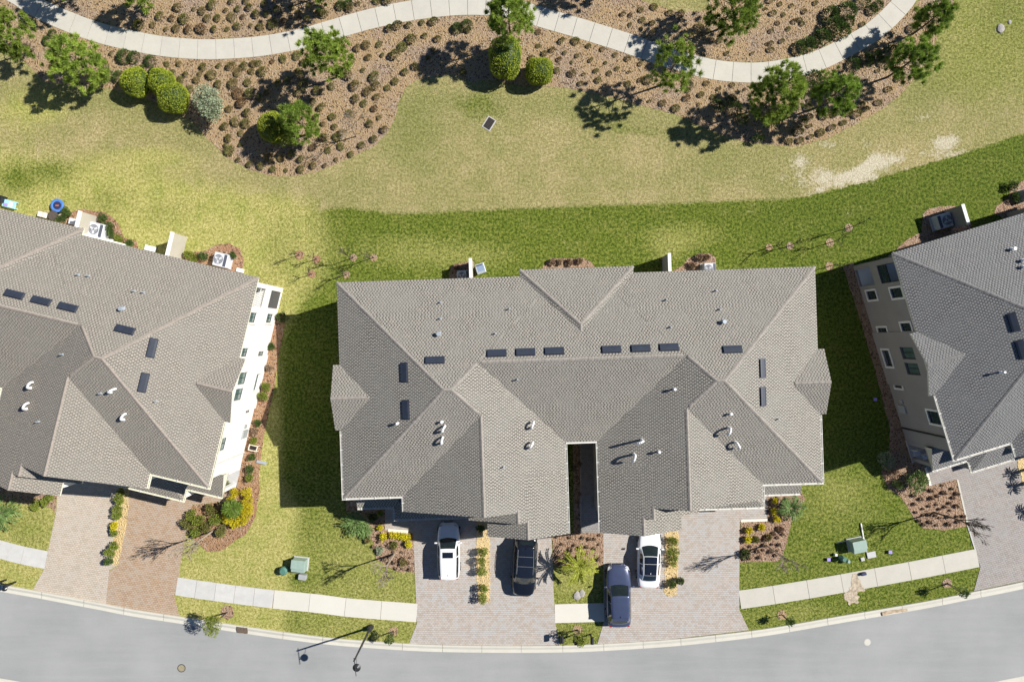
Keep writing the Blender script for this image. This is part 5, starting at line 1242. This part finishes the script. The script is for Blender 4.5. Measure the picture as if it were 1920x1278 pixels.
# rows of small mounds: tile coordinates at four pixels per photo pixel
T1n = "1345,60 1450,85 1520,85 1740,20 1845,10 1590,50 1700,80 1790,75 1875,65 1905,120 1735,140 1830,130 1640,140 1565,140 1390,155 1300,150 1210,135 1110,120 1045,190 1145,205 1245,220 1330,230 1425,225 1520,235 1610,225 1700,220 1785,215 1875,205"
T1s = "1250,485 1350,490 1530,505 1645,505 1745,505 1830,495 1910,490 1140,540 1065,525 1295,545 1405,560 1500,560 1585,570 1790,545 1880,550 1480,615 1360,615 1645,640 1750,630 1855,630 1430,685 1785,705 1880,715 1820,770 1720,830 1855,855 1770,915 1850,935 1695,950 1815,1005 1730,1035 1805,1090 1720,1140 1790,1205 1870,1245 840,405 790,465 1690,1090"
T2n = "60,40 140,20 15,120 90,110 170,90 45,205 130,185 215,165 320,110 265,70 510,110 495,95 315,140 655,55 760,30 905,15 1000,5 700,70 400,60 380,150"
T2s = "15,480 120,465 205,450 310,425 365,480 60,550 840,350 770,360 930,340 730,460 850,445 945,420 1050,420 1105,365 1170,300 1270,280 1360,305 1325,385 1285,440 1195,500 1120,540 805,535 890,580 695,575 570,650 460,690 370,640 750,655 840,685 910,645 980,660 1040,620 750,740 910,730 815,785 900,815 425,775 495,810 920,880 570,875 850,935 505,935 970,970 445,880 595,955 880,1040 515,1035 605,1035 800,1095 540,1130 430,1120 630,1110 710,1155 610,1205 350,1190 435,1250 520,1240 340,1270 50,1260 1545,555 1500,215 1590,230 995,220 1070,205 1155,200 1240,180 1330,170 130,1270 230,1275 200,1200 110,1190 280,1170 330,560 250,600 180,640 100,700 30,740 320,700 650,1010 700,860"
T3n = "825,105 885,125 965,80 1070,55 1180,105 1255,120 965,155 1050,175 880,190 960,215 1045,250 1395,205 1460,235 1335,265 1410,275 1500,310 1560,310 1610,405 1795,410 1890,75 1915,340"
T3s = "195,240 380,305 470,320 200,345 300,375 250,410 145,435 575,355 675,380 770,415 865,450 965,485 400,410 495,420 350,445 445,475 590,460 695,470 340,535 445,560 540,565 635,540 730,560 790,515 885,540 515,630 640,600 1030,765 1130,785 1450,630 1550,665 1645,650 1420,715 1505,740 1400,790 1225,815 1320,690 1745,680 1315,740 870,640 960,600"
T4n = "90,35 175,45 20,15 355,35 275,90 40,110 120,110 70,175 195,165 240,155 245,190 150,225 20,245 100,310 15,330 25,385 700,190"
T4s = "690,795 740,820 825,775 655,865 585,840 495,870 430,870 300,885 560,925 480,955 310,955 260,925 395,1000 320,1025 235,1050 155,1060 170,995 300,815 300,765 905,675 985,590 820,545 220,985"
def parse(s, ox): return [(ox+float(a.split(',')[0])/3.994, float(a.split(',')[1])/3.994) for a in s.split()]
mv = []
for v in range(6):
    n = 340; a = NR.rand(n)*6.283; rr = NR.rand(n)**0.6; 
    pt = np.stack([np.cos(a)*rr*0.36, np.sin(a)*rr*0.36, 0.05+0.34*np.sqrt(1-rr**2*0.9)], 1); d = np.stack([np.cos(a)*rr*1.2, np.sin(a)*rr*1.2, 0.35+0.5*NR.rand(n)], 1)+rdir(n)*0.5
    cl = 0.5+0.5*np.sin(a*3+v*2); mv.append(leaf_mesh('mound_shrub', [cards(pt, d, 0.15, 0.055, 0.1+0.4*cl*NR.rand(n)+0.5*NR.rand(n))], (M['mound_green'], M['mound'], M['mound'], M['mound_green'], M['mound_brown'], M['mound'])[v]))
zones = [(parse(T1n, 0), 'mound shrub in the rows beyond the left path bend'), (parse(T1s, 0), 'mound shrub in the bed beside the clipped trio'),
 (parse(T2n, 480), 'mound shrub in the rows beyond the rising path'), (parse(T2s, 480), 'mound shrub in the mulch tongue'),
 (parse(T3n, 960), 'mound shrub in the bed beyond the falling path'), (parse(T3s, 960), 'mound shrub in the bed between path and dry lawn'),
 (parse(T4n, 1440), 'mound shrub in the bed beyond the right path bend'), (parse(T4s, 1440), 'mound shrub in the bed under the right pines')]
cnt_m = 0
for pts_, lb in zones:
    for (x, y) in pts_:
        w = G(x+R.uniform(-2, 2), y-1+R.uniform(-2, 2)); c = cnt_m; s = R.choice((0.62, 0.78, 0.86, 0.95, 1.02, 1.12, 1.28))*R.uniform(0.78, 0.92)*(0.62 if y < 260 and x > 950 and not (x > 1470 and y > 180) else 0.84)
        k = R.choice((0, 1, 3, 4, 0, 3, 2, 5))
        if (x > 700 and x < 860 and y < 150) or (x > 1470 and y > 190): k = (0, 3)[c % 2]
        o = obj('mound_shrub', mv[k], None, (w.x, w.y, 0.02), R.uniform(0, 6.28), (s*R.uniform(0.82, 1.2), s*R.uniform(0.82, 1.2), s*R.uniform(0.7, 1.35))); sz = 'small ' if s < 0.72 else ('broad ' if s > 0.86 else 'middling ')
        ys = sorted(q[1] for q in pts_); f = ys.index(y)/max(1, len(ys)-1); xs_ = sorted(q[0] for q in pts_); fx = xs_.index(x)/max(1, len(xs_)-1)
        near = ('upper ', 'middle ', 'lower ')[min(2, int(f*3))]+('left part', 'centre', 'right part')[min(2, int(fx*3))]
        tag(o, sz+lb.replace(' in the ', ', '+near+' of the ', 1) if ' in the ' in lb else sz+lb+', '+near, 'shrub', lb.replace('mound shrub', 'mound shrubs')); cnt_m += 1
# bare trees
B3 = 'young bare trees on the back lawn'
for px, py, h, r, sd, lb in [(562,478,2.6,.44,1,'bare sapling in the upper left of the three red mulch rings'),(594,486,2.5,.38,2,'bare sapling in the right one of the three red mulch rings'),(585,514,2.5,.38,3,'bare sapling in the lowest of the three red mulch rings'),
   (663,483,4.2,.36,4,'bare tree in the left faint ring behind the corner of the middle house'),(701,483,4.2,.36,5,'bare tree in the right faint ring behind the corner of the middle house'),(650,515,3.2,.36,6,'bare tree close to the rear corner of the middle house'),
   (1442,463,3.4,.34,7,'bare tree leftmost of the row near the rear right corner'),(1481,461,3.4,.34,8,'bare tree second in the row near the rear right corner'),(1556,455,4.0,.4,9,'bare tree in the ring above the gap between the houses'),(1591,427,4.0,.38,10,'bare tree highest up the lawn near the right house'),(1555,499,3.4,.4,11,'bare tree in the ring at the mouth of the right gap')]:
    ring(px, py, r*0.85, 'mulch_red' if px < 600 else 'mulch', 'ring of mulch at the foot of the '+lb.split(' in ')[0].split(' close')[0].split(' left')[0].split(' second')[0].split(' highest')[0]+(' by the left house' if px < 620 else ' on the back lawn'))
    bare(px, py, h, 1.0, lb, 'bark_dark' if px > 600 else 'bark', sd, 0.04, 3, B3, 0.42)
bare(668,256,5.4,1.5,'leafless pale tree in the mulch tongue','bark_pale',21,0.05,5)
bare(400,994,6.4,0.8,'tall bare tree overhanging the red paver driveway','bark_pale',22,0.085,5,low=0.5)
bare(740,1037,6.2,0.8,'tall bare tree left of the white crossover','bark_pale',23,0.08,5,low=0.5)
bare(1436,1021,6.2,0.8,'tall bare tree right of the right driveway','bark_pale',24,0.075,5,low=0.5)
bare(1752,960,6.4,0.8,'tall bare tree in the mulch bed of the right house','bark',25,0.08,5,low=0.5)
leafy(1657,860, [(0,0,0.4,0.75,1.1,0.4)], 'silvery shrub in deep shade by the right porch', 'shrub', 'silver', 'leafy_shrub', 900, 0.11, False, lobes=6)
strip('edging', (1795,899), (1815,987), 0.13, 0.045, M['kerb'], 'pale edging between the right mulch bed and the cool driveway')
strip('edging', (1815,988), (1828,1030), 0.10, 0.045, M['walk_grey'], 'pale edging between the right lawn and the cool driveway')
# street trees
def street_tree(px, py, h, r, label, m, n=900, rm='mulch', rr=0.5):
    ring(px, py, rr, rm, 'round mulch ring at the foot of the '+label)
    leafy(px, py, [(0,0,h,r,r,r*0.9)], label, 'tree', m, 'street_tree', n, 0.11, lobes=6, hollow=0.3)
street_tree(427,1147, 2.5,0.85,'small leafy tree on the verge beside the red driveway','bush_light',1500,'bark' if False else 'mulch_dark',0.55)
street_tree(738,1182, 1.5,0.5,'little sparse tree beside the street lamp','bush',350,'mulch',0.4)
street_tree(1083,1180, 1.4,0.7,'little leafy tree between the two middle driveways','bush_light',800,'mulch',0.42)
street_tree(1466,1152, 1.4,0.45,'little sparse tree on the right verge nearest the driveway','bush',260,'mulch',0.4)
street_tree(1776,1093, 1.9,0.5,'little sparse tree at the far right end of the verge','bush',300,'mulch',0.4)
# fronds: palm, cycad
def fronds(px, py, z, L, n, label, cat, m, name, wd=0.16, droop=0.5, trunk_h=0.0, up=0.5, leaflets=26):
    w = G(px, py); root = empty(name, (w.x, w.y, 0)); tag(root, label, cat)
    for i in range(n):
        a = i*2.399+R.uniform(-0.2, 0.2); el = up*R.uniform(0.4, 1.3); P_, D_, T_ = [], [], []
        l = L*R.uniform(0.8, 1.1)
        for k in range(leaflets):
            t = (k+1)/leaflets; c = np.array([math.cos(a)*l*t, math.sin(a)*l*t, z+l*(el*t-droop*t*t)])
            for sg in (-1, 1):
                P_.append(c); D_.append([math.cos(a+sg*0.75), math.sin(a+sg*0.75), 0.12-0.5*t*droop]); T_.append(0.3+0.6*R.random()*(0.5+0.5*(i % 3 != 0)))
        g1 = cards(np.array(P_), np.array(D_, float), wd*2.0, 0.07, np.array(T_), jitter=0.3)
        o = obj('frond', leaf_mesh('frond', [g1], M[m]), root)
    if trunk_h > 0: mb = MB(); mb.tube((0, 0, 0), (0, 0, z), 0.13, 0.11, 8); mb.build('trunk', M['bark'], root)
fronds(1081,1045, 2.0,1.5,24,'yellow green palm between the two middle driveways','palm','palm','palm_tree',0.105,0.55,1,0.6,34)
fronds(447,946, 1.2,0.66,30,'green feather palm ringed by yellow shrubs','palm','palm_green','palm_tree',0.13,0.5,1,0.7,18)
fronds(668,977, 0.5,0.95,22,'green fern like plant left of the porch mulch','plant','fern','fern_plant',0.13,0.5,0,0.6,16)
fronds(686,992, 0.35,0.6,16,'smaller green fern beside the yellow shrubs','plant','fern','fern_plant',0.12,0.5,0,0.6,12)
fronds(1477,948, 0.7,0.95,26,'dark green strappy plant right of the walkway','plant','fern','fern_plant',0.12,0.55,0,0.8,16)
fronds(20,955, 1.0,1.4,16,'broad green palm at the left edge below the eave','palm','fern','palm_tree',0.18,0.5,1,0.5,18)
# yellow shrubs
yv = leaf_mesh('yellow_shrub', [cards(*(lambda n: (np.concatenate([rdir(n)[:, :2]*0.26*NR.rand(n, 1)**0.5, 0.1+0.3*NR.rand(n, 1)], 1), rdir(n, 0.6)))(320), 0.14, 0.07, 0.2+0.8*NR.rand(320))], M['yellow'])
for (x, y, lb) in [(714,987,'yellow shrub nearest the shaded porch'),(720,1004,'yellow shrub just below the one nearest the shaded porch'),(737,1001,'yellow shrub under the middle of the cream edging'),(746,1002,'yellow shrub touching its neighbour under the cream edging'),(756,1003,'small yellow shrub beside the driveway corner'),(765,1005,'yellow shrub at the corner of the driveway'),(767,1018,'yellow shrub lowest along the white crossover driveway'),
   (1451,937,'yellow shrub beside the dark strappy plant'),(1449,956,'dull yellow shrub in the shade beside the walkway'),(1454,971,'yellow shrub below the dark strappy plant'),(1426,986,'yellow shrub under the right cream edging'),(1402,992,'pale yellow shrub at the right driveway corner'),(1400,1009,'yellow shrub lowest along the right driveway')]:
    w = G(x, y); o = obj('yellow_shrub', yv, None, (w.x, w.y, 0.02), R.uniform(0, 6), R.uniform(0.9, 1.2)); tag(o, lb, 'shrub', 'yellow shrubs in the front beds')
def hedge(label, shapes, m, n, ls, group=None):
    px, py = shapes[0][:2]; w0 = G(px, py); sh = []
    for (x, y, r, h) in shapes: w = G(x, y); sh.append((w.x-w0.x, w.y-w0.y, h*0.55, r, r, h*0.5))
    leafy(px, py, sh, label, 'shrub', m, 'hedge_shrub', n, ls, False, group, lobes=3, hollow=0.4)
for fx_, fy_, lb_ in ((1926,878,'upper frond plant on the orange straw strip'),(1930,902,'middle frond plant on the orange straw strip'),(1946,950,'lower frond plant on the orange straw strip')):
    fronds(fx_, fy_, 1.3,0.55,11,lb_,'plant','fern','frond_plant',0.12,0.5,1,0.5,10)
leafy(1706,898, [(0,0,0.75,0.95,0.95,0.75)], 'leafy green bush in front of the right porch', 'shrub', 'fern', 'leafy_shrub', 1600, 0.13, False, lobes=8)
hedge('bright yellow hedge curling round the green feather palm', [(469,922,.5,.9),(470,936,.55,.9),(469,950,.6,.9),(466,963,.6,.9),(457,973,.55,.9),(446,977,.55,.9),(436,972,.5,.9),(430,962,.45,.9),(444,921,.4,.8),(437,932,.35,.8)], 'yellow', 5200, 0.10)
for i, (x, y, r, lb) in enumerate([(362,962,.5,'olive shrub at the upper left of the bed beside the red driveway'),(356,978,.55,'olive shrub at the left of the bed beside the red driveway'),(376,972,.5,'olive shrub left of the tall bare tree'),(398,955,.5,'yellowish shrub near the feather palm'),(408,972,.6,'green shrub between the bare tree and the feather palm'),(392,985,.5,'olive shrub under the bare tree'),(428,905,.35,'dark shrub against the white porch'),(420,993,.5,'low green shrub at the bottom of the bed'),(372,995,.45,'grey green shrub at the lower left of the bed')]):
    leafy(x, y, [(0,0,0.4,r,r,0.42)], lb, 'shrub', ('bush_light', 'mound_green')[i % 2], 'leafy_shrub', 800, 0.1, False, lobes=5)
# strip plants
for i, (x, y, r, h, m, lb) in enumerate([(902,988,.38,.9,'bush','shrub at the shaded top of the left straw strip'),(905,1030,.42,1.3,'bush_light','leafy shrub in the middle of the left straw strip'),(905,1048,.42,1.3,'bush_light','leafy shrub just below the middle of the left straw strip'),(905,1066,.40,1.2,'bush_light','leafy shrub above the gap in the left straw strip'),(907,1098,.42,1.2,'bush_light','leafy shrub below the gap in the left straw strip'),(906,1115,.42,1.2,'bush_light','leafy shrub at the road end of the left straw strip'),
   (1259,1012,.52,.8,'bush_light','golden green shrub at the top of the right straw strip'),(1259,1030,.52,.8,'bush_light','golden green shrub second down the right straw strip'),(1259,1048,.52,.8,'bush_light','golden green shrub third down the right straw strip'),(1256,1090,.42,.8,'bush','dark shrub near the road end of the right straw strip'),(1273,1086,.36,.8,'bush','dark shrub leaning over the right side of the right straw strip'),
   (232,922,.42,.9,'bush_light','shrub at the top of the strip by the tan driveway'),(229,935,.42,.9,'bush_light','shrub second down the strip by the tan driveway'),(226,950,.42,.9,'bush_light','shrub third down the strip by the tan driveway'),(225,965,.38,.8,'bush_light','shrub fourth down the strip by the tan driveway'),(220,981,.36,.8,'yellow','yellowish shrub fifth down the strip by the tan driveway'),(218,996,.34,.7,'bush_light','shrub sixth down the strip by the tan driveway'),(219,1018,.40,.9,'bush_light','shrub seventh down the strip by the tan driveway'),(214,1034,.46,1.0,'bush_light','large shrub near the bottom of the strip by the tan driveway'),(211,1049,.38,.9,'bush','shrub at the road end of the strip by the tan driveway'),
   (130,400,.45,.8,'bush','dark shrub left of the left cream fin wall'),(122,412,.4,.7,'bush','dark shrub by the eave left of the utility box'),(198,410,.45,.8,'bush','dark shrub right of the left cream fin wall'),(208,424,.45,.8,'bush','dark shrub right of the left condenser'),(212,440,.42,.7,'bush','dark shrub below the left condenser'),(228,450,.4,.6,'bush_light','low green shrub along the eave of the left house'),(245,456,.4,.5,'bush','low green shrub further along the eave of the left house'),
   (355,478,.36,.6,'bush_light','green shrub right of the lone cream fin wall'),(368,484,.38,.6,'bush_light','green shrub midway between fin wall and condenser'),(388,482,.42,.8,'bush','dark shrub left of the rear corner condenser'),(440,480,.3,.6,'bush','small dark shrub right of the rear corner condenser'),
   (1310,482,.3,.5,'brownleaf','small brown shrub left in the right mulch pocket'),(1323,482,.3,.5,'brownleaf','small brown shrub right in the right mulch pocket'),(1296,498,.3,.5,'brownleaf','small brown shrub by the small pale condenser'),(1035,491,.28,.5,'brownleaf','brown shrub leftmost in the oval bed'),(1048,491,.28,.5,'brownleaf','brown shrub second in the oval bed'),(1068,492,.28,.5,'brownleaf','brown shrub third in the oval bed'),(1086,491,.28,.5,'brownleaf','brown shrub rightmost in the oval bed'),
   (856,502,.28,.5,'brownleaf','brown shrub in the middle house condenser bed'),(1893,352,.5,.8,'bush','dark mottled shrub at the right edge'),(1897,372,.42,.7,'bush','dark mottled shrub below the one at the right edge'),(1668,884,.5,.7,'brownleaf','yellow brown shrub beside the right porch plant'),(1676,905,.5,.9,'bush','dark shrub left of the right porch plant'),
   (530,594,.5,.7,'bush','dark shrub at the rear corner of the white wall'),(503,725,.42,.8,'bush_light','bright green shrub halfway along the white wall'),(497,742,.42,.8,'bush_light','bright green shrub below the one halfway along the white wall'),(512,650,.3,.5,'bush','low shrub by the upper window of the white wall'),(506,690,.3,.5,'brownleaf','reddish shrub by the white wall'),(486,791,.3,.5,'bush','green shrub beside the downspout of the white wall'),(480,808,.35,.5,'brownleaf','ochre shrub on the strip by the white wall'),(478,826,.32,.5,'bush_light','olive shrub above the pot stand'),(476,856,.3,.6,'bush','small shrub below the pot stand'),(472,878,.35,.6,'bush','dark green shrub by the white porch corner'),(470,893,.32,.6,'bush_light','green shrub below the white porch corner'),
   (700,968,.45,.6,'bush','shrub in the shade before the left porch'),(714,960,.3,.6,'bush_light','upright green shrub in the shade before the left porch'),(740,1020,.38,.4,'mound_green','grey green low plant in the bed left of the crossover'),(756,1052,.38,.4,'mound','low straw coloured plant in the bed left of the crossover'),(690,1010,.3,.4,'mound','low plant at the lawn side of the bed left of the crossover'),(712,1030,.36,.4,'silver','silvery low plant in the bed left of the crossover'),
   (1415,1010,.34,.4,'mound_green','green low plant in the right front bed'),(1440,1005,.34,.4,'mound','olive low plant in the right front bed'),(1395,1035,.42,.6,'bush','dark green plant beside the right driveway'),(1462,990,.3,.3,'brownleaf','brown low plant at the lawn side of the right front bed'),(70,945,.5,.6,'bush_light','green shrub under the eave at the left'),(90,938,.45,.7,'bush_light','golden green shrub at the corner by the tan driveway'),(100,925,.4,.6,'bush_light','golden shrub nearest the tan driveway under the eave')]):
    leafy(x, y, [(0,0,h*0.5,r,r,h*0.5)], lb, 'shrub', m, 'leafy_shrub', 620, 0.10, False, lobes=4, hollow=0.4)
# brown ornamental clumps
bv = leaf_mesh('dry_clump', [cards(*(lambda n: (np.concatenate([rdir(n)[:, :2]*0.16*NR.rand(n, 1), 0.04+0.2*NR.rand(n, 1)], 1), rdir(n, 0.5)))(150), 0.17, 0.05, NR.rand(150))], M['brownleaf'])
def scatter(poly, n, lb, mesh=bv, name='dry_clump', smin=0.5, smax=1.1, cat='plant', dmin=0.42):
    xs = [p[0] for p in poly]; ys = [p[1] for p in poly]; got = []
    tries = 0
    while len(got) < n and tries < 4000:
        tries += 1; x, y = R.uniform(min(xs), max(xs)), R.uniform(min(ys), max(ys)); ins = False; j = len(poly)-1
        for i in range(len(poly)):
            if (poly[i][1] > y) != (poly[j][1] > y) and x < (poly[j][0]-poly[i][0])*(y-poly[i][1])/(poly[j][1]-poly[i][1])+poly[i][0]: ins = not ins
            j = i
        if not ins or any(math.dist((x, y), q) < dmin*23 for q in got): continue
        got.append((x, y)); w = G(x, y); o = obj(name, mesh, None, (w.x, w.y, 0.02), R.uniform(0, 6.28), R.uniform(smin, smax)); tag(o, lb, cat, lb.replace('clump', 'clumps'))
scatter([(1700,930),(1742,914),(1792,902),(1810,980),(1770,990),(1725,985)], 34, 'dry brown clump in the mulch bed of the right house')
scatter([(1392,1015),(1470,985),(1465,1035),(1452,1048),(1392,1050)], 20, 'dry brown clump in the bed right of the right driveway')
scatter([(695,1010),(770,1022),(772,1068),(745,1066),(708,1044)], 18, 'dry brown clump in the bed left of the white crossover')
scatter([(1038,1005),(1128,1000),(1128,1055),(1100,1060),(1040,1058)], 22, 'dry brown clump in the bed round the palm')
scatter([(1075,840),(1088,840),(1088,990),(1076,990)], 9, 'dry brown clump in the strip of the shaded passage', dmin=0.5)
# small rocks and litter on the sunny lawn
for x, y, s, lb in [(1876,54,.34,'pale bare rock in the top right lawn'),(1893,42,.16,'small pale rock right of the bare rock'),(1091,1112,.28,'pale rock on the grass below the palm'),(1082,1116,.32,'grey purple rock beside the pale one below the palm')]:
    w = G(x, y); bm = bmesh.new(); bmesh.ops.create_icosphere(bm, subdivisions=2, radius=s)
    for v in bm.verts: v.co = Vector((v.co.x*R.uniform(0.85, 1.1), v.co.y*R.uniform(0.85, 1.1)*1.2, v.co.z*0.4))
    me = bpy.data.meshes.new('rock'); bm.to_mesh(me); bm.free(); me.materials.append(M['rock']); o = link(bpy.data.objects.new('rock', me)); o.location = (w.x, w.y, 0.02); tag(o, lb, 'rock')
